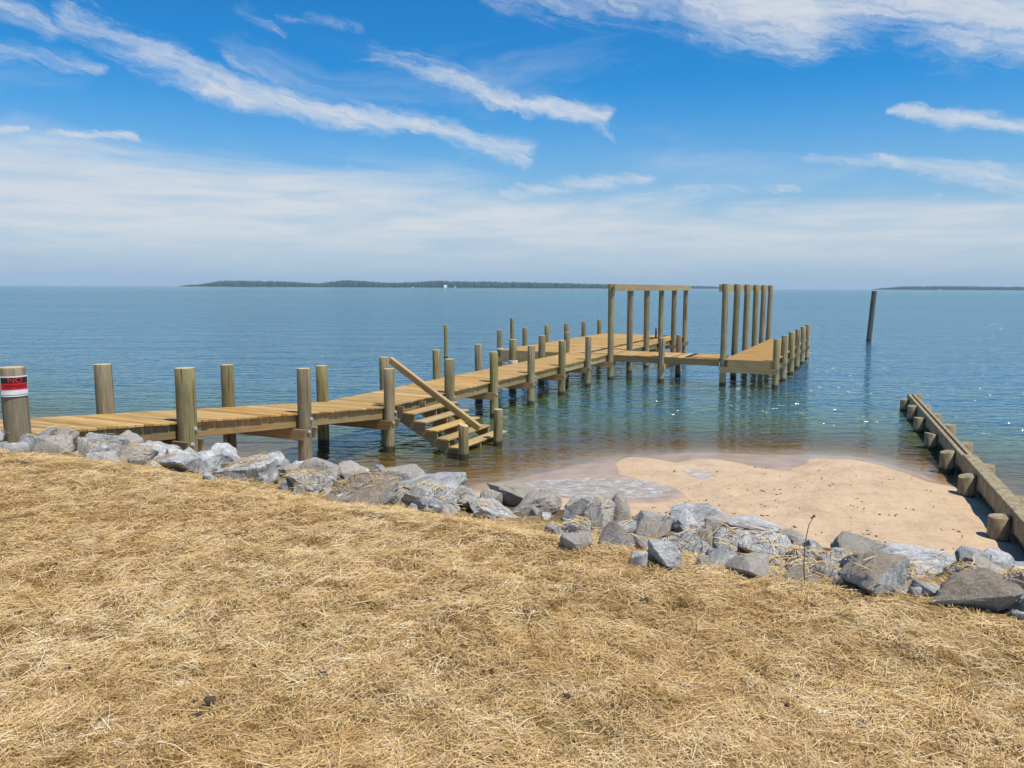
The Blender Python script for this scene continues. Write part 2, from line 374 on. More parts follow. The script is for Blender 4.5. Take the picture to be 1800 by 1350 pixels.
# foam
m_, g, out = material('foam')
pos = g.n('ShaderNodeNewGeometry').outputs['Position']
e_ = g.n('ShaderNodeAttribute', attribute_name='edge').outputs['Fac']
vo = g.n('ShaderNodeTexVoronoi', feature='SMOOTH_F1', ins={'Vector': g.v('ADD', g.scale(pos, (2.6, 4.2, 1)), g.scale(g.noise(pos, 6., 4, color=True), (.8, .8, 0))), 'Scale': 1.6, 'Smoothness': .5}).outputs['Distance']
n1 = g.noise(g.scale(pos, (5, 9, 1)), 1., 6, .7)
f = g.m('ADD', g.m('SUBTRACT', g.m('MULTIPLY_ADD', n1, 1.1, e_), .72), g.m('MULTIPLY', vo, -.18))
fo = g.ss(f, .0, .5, 0., .8)
p_ = g.n('ShaderNodeBsdfPrincipled', ins={'Base Color': g.mix(g.ss(n1, .35, .7), (.42, .39, .33, 1), (.70, .67, .61, 1)), 'Roughness': .5})
mx = g.n('ShaderNodeMixShader', ins={0: fo, 1: g.n('ShaderNodeBsdfTransparent').outputs[0], 2: p_.outputs[0]})
g.t.links.new(mx.outputs[0], out.inputs[0]); M['foam'] = m_
# far wood
m_, g, out = material('far_foliage')
pos = g.n('ShaderNodeNewGeometry').outputs['Position']
principled(g, out, g.ramp(g.noise(pos, .05, 4, .6), [(.3, (.02, .05, .025)), (.7, (.05, .105, .04))]), .95, None, .05); M['wood'] = m_
M['farland'] = simple('far_shore_ground', (.20, .19, .14), .95)

# ------------------------------------------------------------------ terrain functions
def poly_px(pts, z): return np.array([list(at(x, y, z))[:2] for x, y in pts])
beach = poly_px([(800,862),(850,852),(900,845),(950,832),(1000,820),(1050,809),(1100,802),(1180,798),(1250,797),(1330,799),(1420,799),(1500,803),(1560,815),(1620,834),(1660,856),(1690,880)], .0)
wall_n = np.array([5.2, 6.6])
land = np.vstack([[list(ts(-17.4, -60))[:2]], [list(ts(-17.4, -9))[:2]], [list(ts(-17.0, -4))[:2]], beach, [[7.55, 12.6], [6.6, 9.6], [5.6, 7.4]],
                  [list(ts(-20.6, 12))[:2]], [list(ts(-20.6, 80))[:2]], [list(ts(-90, 80))[:2]], [list(ts(-90, -60))[:2]]])
dry = np.vstack([poly_px([(960,872),(1060,880),(1150,884),(1205,872),(1185,856),(1130,846),(1090,832),(1083,815),(1108,803),(1150,806),(1190,815),(1225,808),(1262,807),(1300,814),(1335,822),(1385,827),(1418,815),(1425,806),(1500,806),(1545,818),(1600,834),(1650,856),(1690,890),(1720,935),(1765,990)], .08),
                 [list(ts(-19.5, 9))[:2]], [list(ts(-24, 9))[:2]], [list(ts(-24, -6))[:2]], [list(ts(-18.4, -4))[:2]]])
def sdist(px, py, poly):
    px = np.asarray(px, float); py = np.asarray(py, float); d = np.full(px.shape, 1e9); ins = np.zeros(px.shape, bool)
    n_ = len(poly)
    for i in range(n_):
        ax, ay = poly[i]; bx, by = poly[(i+1) % n_]; ex, ey = bx-ax, by-ay
        k = np.clip(((px-ax)*ex+(py-ay)*ey)/(ex*ex+ey*ey+1e-12), 0, 1)
        d = np.minimum(d, np.hypot(px-ax-k*ex, py-ay-k*ey))
        c1 = (ay > py) != (by > py)
        with np.errstate(divide='ignore', invalid='ignore'): xi = (bx-ax)*(py-ay)/(by-ay)+ax
        ins ^= c1 & (px < xi)
    return np.where(ins, d, -d)
dents = []
for _ in range(70):
    p_ = at(random.uniform(1080, 1740), random.uniform(835, 980), .15); dents.append((p_.x, p_.y, random.uniform(.06, .16), random.uniform(.012, .04)))
def sand_z(x, y):
    dW = sdist(x, y, land)+vnoise(x, y, .9, 3)*.25; dD = sdist(x, y, dry)+vnoise(x, y, 1.6, 4)*.18
    z = np.where(dW < 0, -.075*(-dW)**1.05, 0)
    z = np.maximum(z, -2.6)
    mid = (dW >= 0) & (dD < 0)
    z = np.where(mid, .075*dW/(dW-dD+1e-6), z)
    z = np.where(dD >= 0, .075+.035*np.minimum(dD, .3)/.3*1.0+.05*np.clip(dD-.3, 0, 3), z)
    z = z+np.where(dD > .2, vnoise(x, y, 1.5, 8)*.075+vnoise(x, y, 4.5, 9)*.035, 0)
    for dx_, dy_, dr_, dd_ in dents:
        r2_ = ((x-dx_)**2+(y-dy_)**2)/dr_**2
        z = z-dd_*np.exp(-r2_)*(1-.6*r2_)
    wetv = np.where(dD >= 0, np.clip(.45-dD*4, 0, 1), np.clip(.55-dD*3, 0, 1))
    return z, wetv
CREST, TOE = -23.5, -19.2
def bank_z(x, y):
    t = to_t(np.asarray(x, float), np.asarray(y, float))+vnoise(x, y, .5, 21)*.35
    base = 1.76+vnoise(x, y, .35, 5)*.10+vnoise(x, y, 2.2, 6)*.05+vnoise(x, y, 7., 16, 2)*.03
    k = np.maximum(t-CREST, 0.)
    drop = np.where(k < 2.3, .2*k, .46+(k-2.3)*.62)
    drop = np.where(k < .5, drop*(k/.5)**.6, drop)
    return np.maximum(base-drop, .02)+np.where(k > 0, vnoise(x, y, 1.1, 7)*.08, 0)

def grid(xs, ys):
    X, Y = np.meshgrid(xs, ys); nx, ny = len(xs), len(ys)
    i = np.arange(nx-1)[None, :]+np.arange(ny-1)[:, None]*nx
    return X.ravel(), Y.ravel(), np.stack([i, i+1, i+nx+1, i+nx], -1).reshape(-1, 4)
def nonuni(*parts): return np.unique(np.concatenate([np.arange(a, b, s) for a, b, s in parts]).round(4))

# sand and sea bed, in (t, s) so the sheet follows the shore
xs = nonuni((-60, -14, 2.), (-10, 10, .07), (-14, -10, .2), (10, 90, 2.)); ys = nonuni((-21.8, -12, .06), (-12, -11, .2), (-11, -4, .3), (-4, 30, 1.), (30, 61, 3.))
Sg, Tg, q = grid(xs, ys); X = TX+U2[0]*Tg+V2[0]*Sg; Y = TY+U2[1]*Tg+V2[1]*Sg
Z, wetv = sand_z(X, Y)
Z = np.where(Tg < -20.9, Z-.25*np.clip((-20.9-Tg)/.5, 0, 1), Z)
me = mesh_np('sand_beach', np.stack([X, Y, Z], -1), q); attr(me, 'wet', wetv)
beach_o = tag(link('sand_beach', me, M['sand']), 'pale tan sand beach sloping into the shallow water', 'beach', kind='structure')
# straw-covered bank
xs = nonuni((-60, -10, 2.), (-10, 9, .07), (9, 90, 2.)); ys = nonuni((-90, -31, 3.), (-31, -18.2, .06))
Sg, Tg, q = grid(xs, ys); X = TX+U2[0]*Tg+V2[0]*Sg; Y = TY+U2[1]*Tg+V2[1]*Sg; Z = bank_z(X, Y)
me = mesh_np('bank', np.stack([X, Y, Z], -1), q); attr(me, 'bare', np.clip((Tg+22.6)/.8, 0, 1))
bank_o = tag(link('bank', me, M['soil']), 'straw covered earth bank above the rocks', 'bank', kind='structure')

# water: rings of growing size about the shore
ang = np.radians(np.linspace(-180, 180, 241)); rad = np.concatenate([np.arange(0, 40, .5), np.geomspace(40, 4600, 64)])
cx0, cy0 = 0., 16.
A, Rr = np.meshgrid(ang[:-1], rad); na = len(ang)-1
X = (cx0+Rr*np.sin(A)); Y = (cy0+Rr*np.cos(A)); nr = len(rad)
i = (np.arange(na)[None, :]+np.arange(nr-1)[:, None]*na); j = ((np.arange(na)+1) % na)[None, :]+np.arange(nr-1)[:, None]*na
q = np.stack([i, i+na, j+na, j], -1).reshape(-1, 4)
X, Y = X.ravel(), Y.ravel()
keep = ~((Y[q].mean(1) < -30) | (to_t(X[q].mean(1), Y[q].mean(1)) < -24))
q = q[keep]
dW = sdist(X, Y, land)
dep = np.clip(-dW, 0, 40)
me = mesh_np('water', np.stack([X, Y, np.zeros_like(X)], -1), q)
attr(me, 'turbid', np.clip(1-np.exp(-dep/6.5), 0, 1))
attr(me, 'calm', np.clip(.3+dep/6., .3, 1.))
tag(link('water', me, M['water']), 'rippled blue green bay water reaching the horizon', 'water', kind='structure')

# foam and puddle film on the wet sand
def patch(name, pts, z0, label):
    pl = poly_px(pts, z0); lo = pl.min(0)-.1; hi = pl.max(0)+.1
    X, Y, q = grid(np.arange(lo[0], hi[0], .06), np.arange(lo[1], hi[1], .06))
    dd = sdist(X, Y, pl); Zs, _ = sand_z(X, Y)
    q = q[(dd[q] > -.05).all(1)]
    used = np.unique(q); mp = -np.ones(len(X), int); mp[used] = np.arange(len(used))
    me = mesh_np(name, np.stack([X, Y, np.maximum(Zs, 0)+.006], -1)[used], mp[q]); attr(me, 'edge', np.clip(dd[used]*2.5, -.2, .55))
    return tag(link(name, me, M['foam']), label, 'foam', kind='stuff')
patch('sea_foam', [(850,850),(905,842),(960,836),(1040,836),(1100,840),(1160,846),(1212,862),(1195,880),(1120,884),(1040,884),(960,878),(900,870),(850,862)], .05, 'mottled white foam drying on the wet sand beside the rocks')
patch('sea_foam', [(1180,826),(1225,820),(1262,830),(1275,843),(1235,848),(1195,840)], .1, 'small pale foam patch stranded on the dry sand')

# ------------------------------------------------------------------ dock
dock = empty('dock', ts(-14, 0, 0))
tag(dock, 'new timber dock with boat lift posts, side steps and a ramp to shore', 'dock')
OFF = Vector(dock.location)
def place(o, loc, rot=None):
    o.location = Vector(loc)-OFF
    if rot is not None: o.rotation_euler = rot
    return o
def deck_z(t):
    return .95 if t >= -14.6 else .95+(-14.6-t)*.0935

def pile_mesh(name, r, ztop, zbot, lean=(0, 0), seed=0, taper=.06, cut=0., nseg=20):
    rr = random.Random(seed); n_ = max(4, int((ztop-zbot)/.35)); vs = []; fs = []
    ph = rr.random()*50
    for i in range(n_+1):
        k = i/n_; z = zbot+(ztop-zbot)*k
        for j in range(nseg):
            a = 2*math.pi*j/nseg
            rad_ = r*(1+taper*(1-k)*.5)*(1+.035*mnoise.noise((math.cos(a)*1.1+ph, math.sin(a)*1.1, z*.8))+.012*mnoise.noise((math.cos(a)*4+ph, math.sin(a)*4, z*2)))
            x, y = rad_*math.cos(a), rad_*math.sin(a)
            zz = z + (cut*x if i == n_ else 0)
            vs.append((x+lean[0]*(z-ztop), y+lean[1]*(z-ztop), zz))
    for i in range(n_):
        for j in range(nseg):
            a, b = i*nseg+j, i*nseg+(j+1) % nseg; fs.append((a, b, b+nseg, a+nseg))
    top0 = len(vs)
    for j in range(nseg):                         # chamfered rim of the sawn end
        x, y, z = vs[n_*nseg+j]; vs.append((x*.965, y*.965, z+.006))
    for j in range(nseg):
        a, b = n_*nseg+j, n_*nseg+(j+1) % nseg; fs.append((a, b, top0+(j+1) % nseg, top0+j))
    vs.append((0, 0, ztop+.006)); ctr = len(vs)-1
    capf = []
    for j in range(nseg): capf.append((top0+j, top0+(j+1) % nseg, ctr))
    me = bpy.data.meshes.new(name); me.from_pydata(vs, [], fs+capf)
    me.polygons.foreach_set('use_smooth', [True]*len(fs)+[False]*len(capf))
    me.polygons.foreach_set('material_index', [0]*len(fs)+[1]*len(capf)); me.update()
    return me
npile = [0]
def pile(t, s, ztop, r=.118, zbot=-2.8, lean=None, name='pile', cut=0.):
    npile[0] += 1; sd = npile[0]; rr = random.Random(sd*31)
    if lean is None: lean = (rr.uniform(-.013, .013), rr.uniform(-.013, .013))
    o = link(name, pile_mesh(name, r*rr.uniform(.95, 1.06), ztop, zbot, lean, sd, cut=cut), [M['pile'], M['end']], dock)
    place(o, ts(t, s, 0), (0, 0, RZ)); return o
def bolt(t, s, z, p_, sdir=1):
    bm = bmesh.new(); bmesh.ops.create_cone(bm, cap_ends=True, segments=12, radius1=.033, radius2=.033, depth=.012)
    r2 = bmesh.ops.create_cone(bm, cap_ends=True, segments=6, radius1=.018, radius2=.018, depth=.03); bmesh.ops.translate(bm, vec=(0, 0, .014), verts=r2['verts'])
    o = link('bolt', bm_mesh('bolt', bm), M['steel'], p_)
    o.matrix_parent_inverse = Matrix()
    o.location = (s, t, z); o.rotation_euler = (0, R(90)*sdir, 0)
    return o
W_ = 1.725                                        # spacing between the two rows of piles
EDGE = .10                                        # deck stops this far inside the pile centres
near = [-22.35, -19.85, -17.25, -14.6, -12.1, -9.76, -7.32, -4.88, -2.44]
far = [-19.85, -17.3, -14.6, -12.25, -9.76, -7.32, -4.88, -2.44, 0.]
near_r = [.138, .132, .118, .118, .115, .112, .112, .112, .108]
for t, r in zip(near, near_r):
    p_ = pile(t, 0, deck_z(t)+.785, r); bolt(.03, r*.99, deck_z(t)-.10, p_); bolt(-.04, r*1.0, deck_z(t)-.32, p_)
for i, t in enumerate(far): pile(t, -W_, deck_z(t)+(.77 if i else .76), [.13, .12, .12, .115, .11, .11, .13, .12, .11][i])
tall = [k*2.44 for k in range(6)]
BEAM_Z = 3.40
for t in tall: pile(t, 0, 3.54, .118)                       # left row of the boat lift
SL, SR = 4.14, 5.92
for t in tall: pile(t, SL, 3.56, .118)
for t in tall:
    p_ = pile(t, SR, 1.70, .118); bolt(0, .118, .78, p_); bolt(0, .118, 1.12, p_); bolt(0, .118, .35, p_)
WP = 4.60
for k in range(6): pile(k*2.44+.05, -WP, 1.70 if k else 1.72, .11)
pile(.0, 1.95, 1.62, .118); pile(2.0, 2.1, 1.62, .108)

# boards: one shared mesh per length
def board_mesh(name, L, wd=.135, th=.036):
    bm = bmesh.new(); box_bm(bm, (0, 0, 0), (L, wd, th), bevel=.005); return bm_mesh(name, bm)
bcache = {}
def board(L, mid, rz, rx=0., mat='deck', name='deck_board', parent=None):
    key = (round(L, 3), mat)
    if key not in bcache:
        bcache[key] = board_mesh(name, L); bcache[key].materials.append(M[mat])
    o = bpy.data.objects.new(name, bcache[key]); C.objects.link(o); o.parent = parent or dock
    o.location = Vector(mid)-OFF; o.rotation_euler = (rx+random.gauss(0, .006), random.gauss(0, .0015), rz+random.gauss(0, .0022))
    return o
TH_B = .036
def dz(): return random.gauss(0, .0022)
pitch = .145
t = -23.35
L_main = W_-2*EDGE+.0
while t < -.12:
    zt = deck_z(t); sl = math.atan(.0935) if t < -14.6 else 0
    board(L_main+.07, ts(t, -W_/2+random.gauss(0, .004), zt-TH_B/2+dz()), RZ, -sl); t += pitch
t = -.02                                             # wide platform at the head of the dock, two boards to a course
while t < 12.6:
    cut_ = [2.3, 2.9][int(random.random()*2)]
    a0, b0 = -WP+EDGE-.06, -EDGE+.06
    board(cut_, ts(t, a0+cut_/2, .95-TH_B/2+dz()), RZ)
    Lr = b0-a0-cut_-.004; board(Lr, ts(t, b0-Lr/2, .95-TH_B/2+dz()), RZ); t += pitch
s = EDGE+.06                                          # cross walk to the finger pier
while s < SL-.16:
    board(1.96, ts(.92, s, .95-TH_B/2+dz()), RZ+R(90)); s += pitch
bm = bmesh.new(); t = -.05                            # finger pier: far and thin, joined
while t < 12.5:
    box_bm(bm, (0, t, .95-TH_B/2+dz()), (SR-SL-.08, .139, TH_B), bevel=.004); t += pitch
fb = tag(link('deck_board', bm_mesh('finger_deck_boards', bm), M['deck'], dock), kind='stuff'); place(fb, ts(0, (SL+SR)/2, 0), (0, 0, RZ))

# joists and rims
def beam(name, t0, t1, s_, z0, z1, h, wd, mat='joist'):
    A_, B_ = ts(t0, s_, z0), ts(t1, s_, z1); L = (B_-A_).length
    sl = math.atan2(z1-z0, t1-t0)
    return place(box(name, (wd, L, h), M[mat], dock, (0, 0, 0), bevel=.004), (A_+B_)/2, (sl, 0, RZ))
def cross(name, s0, s1, t_, z, h, wd, mat='jvert', slant=0.):
    bm = bmesh.new(); L = s1-s0
    box_bm(bm, (0, 0, 0), (L, wd, h))
    if slant:
        for v_ in bm.verts:
            if v_.co.z < 0: v_.co.x -= slant*(1 if v_.co.x > 0 else -1)
    return place(link(name, bm_mesh(name, bm), M[mat], dock), ts(t_, (s0+s1)/2, z), (0, 0, RZ))
H_R = .225
for s_ in (-EDGE-.045, -W_+EDGE+.045):
    zt = -TH_B-H_R/2
    stops = [-23.3, -19.85, -17.25, -14.6]
    for a, b in zip(stops[:-1], stops[1:]): beam('rim_joist', a+.002, b-.002, s_, deck_z(a)+zt, deck_z(b)+zt, H_R, .045)
    stops = [-14.6, -9.76, -4.88, -.06]
    for a, b in zip(stops[:-1], stops[1:]): beam('rim_joist', a+.002, b-.002, s_, .95+zt, .95+zt, H_R, .045)
for s_ in (-W_/2,):
    beam('joist', -23.2, -14.6, s_, deck_z(-23.2)-TH_B-.11, .95-TH_B-.11, .2, .045); beam('joist', -14.59, -.1, s_, .95-TH_B-.11, .95-TH_B-.11, .2, .045)
for t in near:
    z = deck_z(t)-TH_B-H_R-.10-.004
    r = .118
    for d_ in (-1, 1): cross('cap_beam', -W_-.16, .15, t+d_*(r+.03), z, .19, .045, slant=.07)
# platform framing
for s_ in (-WP+EDGE+.045, -EDGE-.045): beam('rim_joist', -.08, 12.55, s_, .95-TH_B-H_R/2, .95-TH_B-H_R/2, H_R, .045)
for s_ in (-3.4, -2.3, -1.2): beam('joist', -.02, 12.5, s_, .95-TH_B-.115, .95-TH_B-.115, .22, .045)
for t_ in (-.105, 12.575): cross('rim_joist', -WP+EDGE+.02, -EDGE-.02, t_, .95-TH_B-H_R/2, H_R, .045)
for k in range(6):
    for d_ in (-1, 1): cross('cap_beam', -WP-.2, .2, k*2.44+d_*.15, .95-TH_B-H_R-.104, .19, .045, slant=.07)
# cross walk framing
for t_ in (.02+.0, 1.80): cross('rim_joist', .16, SL-.14, t_, .95-TH_B-H_R/2, H_R, .045)
for d_ in (-1, 1): beam('cap_beam', -.22, 2.2, 1.95+d_*.14, .95-TH_B-H_R-.1, .95-TH_B-H_R-.1, .19, .045)
# finger framing
for s_ in (SL+.165, SR-.165): beam('rim_joist', -.1, 12.5, s_, .95-TH_B-H_R/2, .95-TH_B-H_R/2, H_R, .045)
cross('rim_joist', SL+.19, SR-.19, -.10, .95-TH_B-H_R/2, H_R, .045)
for k in range(6):
    for d_ in (-1, 1): cross('cap_beam', SL-.14, SR+.13, k*2.44+d_*.145, .95-TH_B-H_R-.104, .19, .045, slant=.07)
# lift beams on the slip side of each row
for s_ in (.155, SL-.155):
    beam('lift_beam', -.16, 6.1, s_, 3.42, 3.42, .25, .09); beam('lift_beam', 6.104, 12.36, s_, 3.42, 3.42, .25, .09)

# steps down to the beach
ST0, ST1 = -14.28, -12.38
rise, run = .158, .275
for k in range(5):
    z = .95-rise*(k+1)
    for j in range(2):
        o = board(ST1-ST0+(.02 if k < 4 else .36), ts((ST0+ST1)/2+random.gauss(0, .01)+(0 if k < 4 else .12), .16+run*k+.02+.143*j, z-.018), RZ+R(90), 0, 'rail', 'stair_tread')
for t_ in (ST0+.06, (ST0+ST1)/2, ST1-.06):
    bm = bmesh.new(); prof = [(-.06, .95-TH_B-.01)]
    for k in range(5): prof += [(.09+run*k, .95-TH_B-.01-rise*k if k else .95-TH_B-.01), (.09+run*k, .95-rise*(k+1)-.038)]
    prof += [(.09+run*5, .95-rise*5-.038), (.09+run*5, -.12), (.09+run*4.5, -.12), (-.06, .62)]
    vs = [[bm.verts.new((x, d_, z)) for x, z in prof] for d_ in (-.019, .019)]
    bm.faces.new(vs[0]); bm.faces.new(list(reversed(vs[1])))
    for i in range(len(prof)):
        j = (i+1) % len(prof); bm.faces.new((vs[0][j], vs[0][i], vs[1][i], vs[1][j]))
    bmesh.ops.recalc_face_normals(bm, faces=bm.faces)
    place(link('stair_stringer', bm_mesh('stair_stringer', bm), M['jvert'], dock), ts(t_, 0, 0), (0, 0, RZ))
n1_ = at(815, 808, 0); n2_ = at(876, 784, 0)
pile(to_t(n1_.x, n1_.y), to_s(n1_.x, n1_.y), .70, .098, cut=-.35); pile(to_t(n2_.x, n2_.y), to_s(n2_.x, n2_.y), .80, .098)
# handrail: a wide board on edge with a flat cap
tr = -14.6+.165
A_ = ts(tr, -.10, 1.88); B_ = ts(tr+.02, 1.98, .61); mid = (A_+B_)/2; L = (B_-A_).length; sl = math.atan2(A_.z-B_.z, math.hypot(A_.x-B_.x, A_.y-B_.y))
hr = place(box('handrail', (L, .04, .105), M['rail'], dock, (0, 0, 0)), mid, (0, sl, RZ))
hc = box('handrail_cap', (L+.04, .095, .036), M['rail'], hr, (0, 0, .0715))

# sign on the first pile
sg = empty('no_trespassing_sign', ts(near[0], 0, 0)); tag(sg, 'small black, red and white warning sign on the post nearest the bank', 'sign')
sign_loc = Vector(sg.location); face = math.atan2(-sign_loc.x, -sign_loc.y)   # turn towards the lawn
PR = near_r[0]*1.045
def wrap(o_me):
    for v_ in o_me.vertices:
        a = v_.co.x/PR; r = PR+v_.co.y
        v_.co = Vector((math.sin(a)*r, -math.cos(a)*r, v_.co.z))
    o_me.update()
def sign_panel(name, x0, x1, z0, z1, depth, mat, front):
    xs_ = np.linspace(x0, x1, 25); bm = bmesh.new(); rows = []
    for x in xs_: rows.append([bm.verts.new((x, y, z)) for y, z in ((front-depth, z0), (front, z0), (front, z1), (front-depth, z1))])
    for a, b in zip(rows[:-1], rows[1:]):
        for i in range(4): bm.faces.new((a[i], b[i], b[(i+1) % 4], a[(i+1) % 4]))
    bm.faces.new(rows[0]); bm.faces.new(list(reversed(rows[-1])))
    bmesh.ops.recalc_face_normals(bm, faces=bm.faces)
    me = bm_mesh(name, bm); wrap(me)
    o = link(name, me, mat, sg); return o
ZS = deck_z(near[0])+.785-.205
sign_panel('backing', -.165, .165, ZS-.118, ZS+.118, .004, M['white'], .006)
sign_panel('black_panel', -.15, .15, ZS+.035, ZS+.103, .001, M['black'], .0085)
sign_panel('red_panel', -.15, .15, ZS-.038, ZS+.0349, .001, M['red'], .0085)
sign_panel('rule', -.15, .15, ZS-.100, ZS-.096, .001, M['black'], .0085)
def text(body, size, x, z, mat, sx=1.):
    cu = bpy.data.curves.new('lettering', 'FONT'); cu.body = body; cu.size = size; cu.align_x = 'CENTER'; cu.align_y = 'CENTER'; cu.offset = size*.012
    to = bpy.data.objects.new('tmp', cu); C.objects.link(to)
    dg = bpy.context.evaluated_depsgraph_get(); me = bpy.data.meshes.new_from_object(to.evaluated_get(dg)); bpy.data.objects.remove(to)
    for v_ in me.vertices: v_.co = Vector((v_.co.x*sx+x, .0105, v_.co.y+z))
    wrap(me); me.materials.clear(); return link('lettering', me, mat, sg)
text('NO', .085, 0, ZS+.070, M['red'], 1.1); text('TRESPASSING', .054, 0, ZS-.001, M['black'], .74)
sg.rotation_euler = (0, 0, -math.atan2(sign_loc.x-0, sign_loc.y-0)+R(8))

# small fittings on the dock
def torus(bm, R_, r_, z=0, seg_=20, ring=8):
    vs = []
    for i in range(seg_):
        a = 2*math.pi*i/seg_
        vs.append([bm.verts.new(((R_+r_*math.cos(b))*math.cos(a), (R_+r_*math.cos(b))*math.sin(a), z+r_*math.sin(b))) for b in [2*math.pi*j/ring for j in range(ring)]])
    for i in range(seg_):
        for j in range(ring): bm.faces.new((vs[i][j], vs[(i+1) % seg_][j], vs[(i+1) % seg_][(j+1) % ring], vs[i][(j+1) % ring]))
bm = bmesh.new()
for k in range(3): torus(bm, .14, .016, k*.033)
ro = tag(link('dock_line', bm_mesh('dock_line', bm, True), M['rope']), 'white rope wound round the foot of a dock post', 'rope')
ro.location = ts(-4.88, -W_, .965)
fl = empty('fender', ts(.05, -WP, .55)); tag(fl, 'white float hanging by a rope from the corner post', 'float')
bm = bmesh.new(); torus(bm, .125, .014, .42); torus(bm, .125, .014, .45)
o = link('rope_loop', bm_mesh('rope_loop', bm, True), M['rope'], fl)
bm = bmesh.new(); bmesh.ops.create_cone(bm, cap_ends=True, segments=8, radius1=.012, radius2=.012, depth=.62); o = link('rope', bm_mesh('rope', bm, True), M['rope'], fl); o.location = (.13, -.06, .12)
bm = bmesh.new(); bmesh.ops.create_uvsphere(bm, u_segments=14, v_segments=10, radius=.10)
for v_ in bm.verts: v_.co.z *= 1.5; v_.co.x *= 1-.25*max(0, v_.co.z/.15); v_.co.y *= 1-.25*max(0, v_.co.z/.15)
o = link('float_body', bm_mesh('float_body', bm, True), M['white'], fl); o.location = (.15, -.06, -.28)
lp = empty('ladder_grip', ts(10.35, -1.0, .95)); tag(lp, 'thin dark upright bar with a flat foot at the end of the wide platform', 'post')
bm = bmesh.new(); bmesh.ops.create_cone(bm, cap_ends=True, segments=10, radius1=.045, radius2=.04, depth=.5); bmesh.ops.translate(bm, vec=(0, 0, .255), verts=bm.verts); link('bar', bm_mesh('bar', bm, True), M['black'], lp)
bm = bmesh.new(); box_bm(bm, (-.2, 0, .015), (.9, .22, .024), bevel=.005); link('foot', bm_mesh('foot', bm), M['black'], lp)

# ------------------------------------------------------------------ free-standing piles
def free_pile(x, y, ztop, r, lean, label, mat):
    me = pile_mesh('mooring_pile', r, ztop, -2.8, lean, int(x*10)+99, nseg=18)
    o = link('mooring_pile', me, [M[mat], M['end'] if mat == 'pile' else M['old_pile']])
    o.location = (x, y, 0); return tag(o, label, 'piling')
q1 = at(784, 631, 0); free_pile(q1.x, q1.y, 1.62, .10, (0, 0), 'bare mooring pile standing in open water behind the walkway with the steps', 'pile')
q2 = at(900, 627, 0); free_pile(q2.x, q2.y, 1.90, .10, (0, 0), 'tall mooring pile rising behind the roped dock post', 'pile')
q3 = at(1527, 600, 0)
fp = empty('mooring_pile', (q3.x, q3.y, 0)); tag(fp, 'dark leaning weathered pile alone in the bay beyond the finger pier', 'piling')
me = pile_mesh('shaft', .16, 3.28, -2.8, (.055, 0), 77, nseg=18); o = link('shaft', me, [M['old_pile'], M['old_pile']], fp); o.location = (.18, 0, 0)
bm = bmesh.new(); box_bm(bm, (0, 0, 0), (.06, .05, .55), bevel=.01); o = link('broken_brace', bm_mesh('broken_brace', bm), M['old_pile'], fp); o.location = (-.03, -.12, 2.75); o.rotation_euler = (0, R(12), 0)

# ------------------------------------------------------------------ timber groin
gr = empty('timber_groin', (8.3, 14., 0)); tag(gr, 'low weathered timber groin with paired posts beside the sand', 'groin'); GO = Vector(gr.location)
gz = .38
lp_ = [at(x, y, gz) for x, y in [(1593,699),(1608,715),(1621,732),(1641,758),(1668.5,793),(1709,836),(1767,907)]]
rp_ = [at(x, y, gz) for x, y in [(1607,695),(1627,709),(1643,727),(1664,749),(1691,779),(1732,817),(1787,873)]]
dirv = (lp_[0]-lp_[-1]).normalized()
lp_.append(lp_[-1]-dirv*2.3); rp_.append(rp_[-1]-dirv*2.3)
cen = lambda i: (lp_[i]+rp_[i])/2
nrmv = Vector((dirv.y, -dirv.x, 0))
c0, c1 = (cen(0)+cen(1))/2, cen(6)
axis0 = sum(((lp_[i]+rp_[i])/2 for i in range(8)), Vector())/8
def on_axis(p_): k = (p_-axis0).dot(dirv); return axis0+dirv*k
m_, g, out = material('weathered_timber')
tc = g.n('ShaderNodeTexCoord').outputs['Object']; rnd = g.n('ShaderNodeObjectInfo').outputs['Random']
n1 = g.noise(g.v('ADD', g.scale(tc, (9, 9, 3)), rnd), 1., 6, .65, .6); n2 = g.noise(tc, 2., 4)
z = g.n('ShaderNodeSeparateXYZ', ins={0: g.n('ShaderNodeNewGeometry').outputs['Position']}).outputs[2]
cw = g.ramp(n1, [(.3, (.14, .105, .06)), (.5, (.31, .24, .14)), (.7, (.47, .38, .235))])
cw = g.mix(g.ss(n2, .5, .7, 0., .6), cw, (.24, .23, .12, 1))
wz = g.m('ADD', z, g.m('MULTIPLY', g.m('SUBTRACT', n1, .5), .1))
cw = g.mix(g.ss(wz, .04, .10, .85, 0.), cw, (.03, .03, .02, 1))
principled(g, out, cw, .85, bump(g, n1, .5, .01), .2); M['groin'] = m_
gang = math.atan2(-dirv.x, dirv.y)
for row, sd in ((lp_, 1), (rp_, -1)):
    for i, p_ in enumerate(row):
        pr = [.11, .115, .118, .125, .13, .13, .138, .14][i]*random.uniform(.92, 1.06)
        base = on_axis(p_)+nrmv*(-1 if sd == 1 else 1)*(.10+pr)
        me = pile_mesh('post', pr, gz+random.uniform(-.06, .03), -1.6, (0, 0), 200+i*2+sd, cut=random.uniform(-.2, .2), nseg=18)
        o = link('post', me, [M['groin'], M['groin']], gr); o.location = Vector((base.x, base.y, 0))-GO
def gbox(name, a, b, wd, h, off_, z_, mat='groin', **kw):
    A_, B_ = on_axis(a), on_axis(b); mid = (A_+B_)/2+nrmv*off_
    o = box(name, (wd, (B_-A_).length, h), M[mat], gr, (0, 0, 0), bevel=.006); o.location = Vector((mid.x, mid.y, z_))-GO; o.rotation_euler = (0, 0, gang); return o
endp = on_axis(lp_[0])+dirv*.5; near_e = on_axis(lp_[7])-dirv*1.0; capend = on_axis(at(1690, 806, .4))
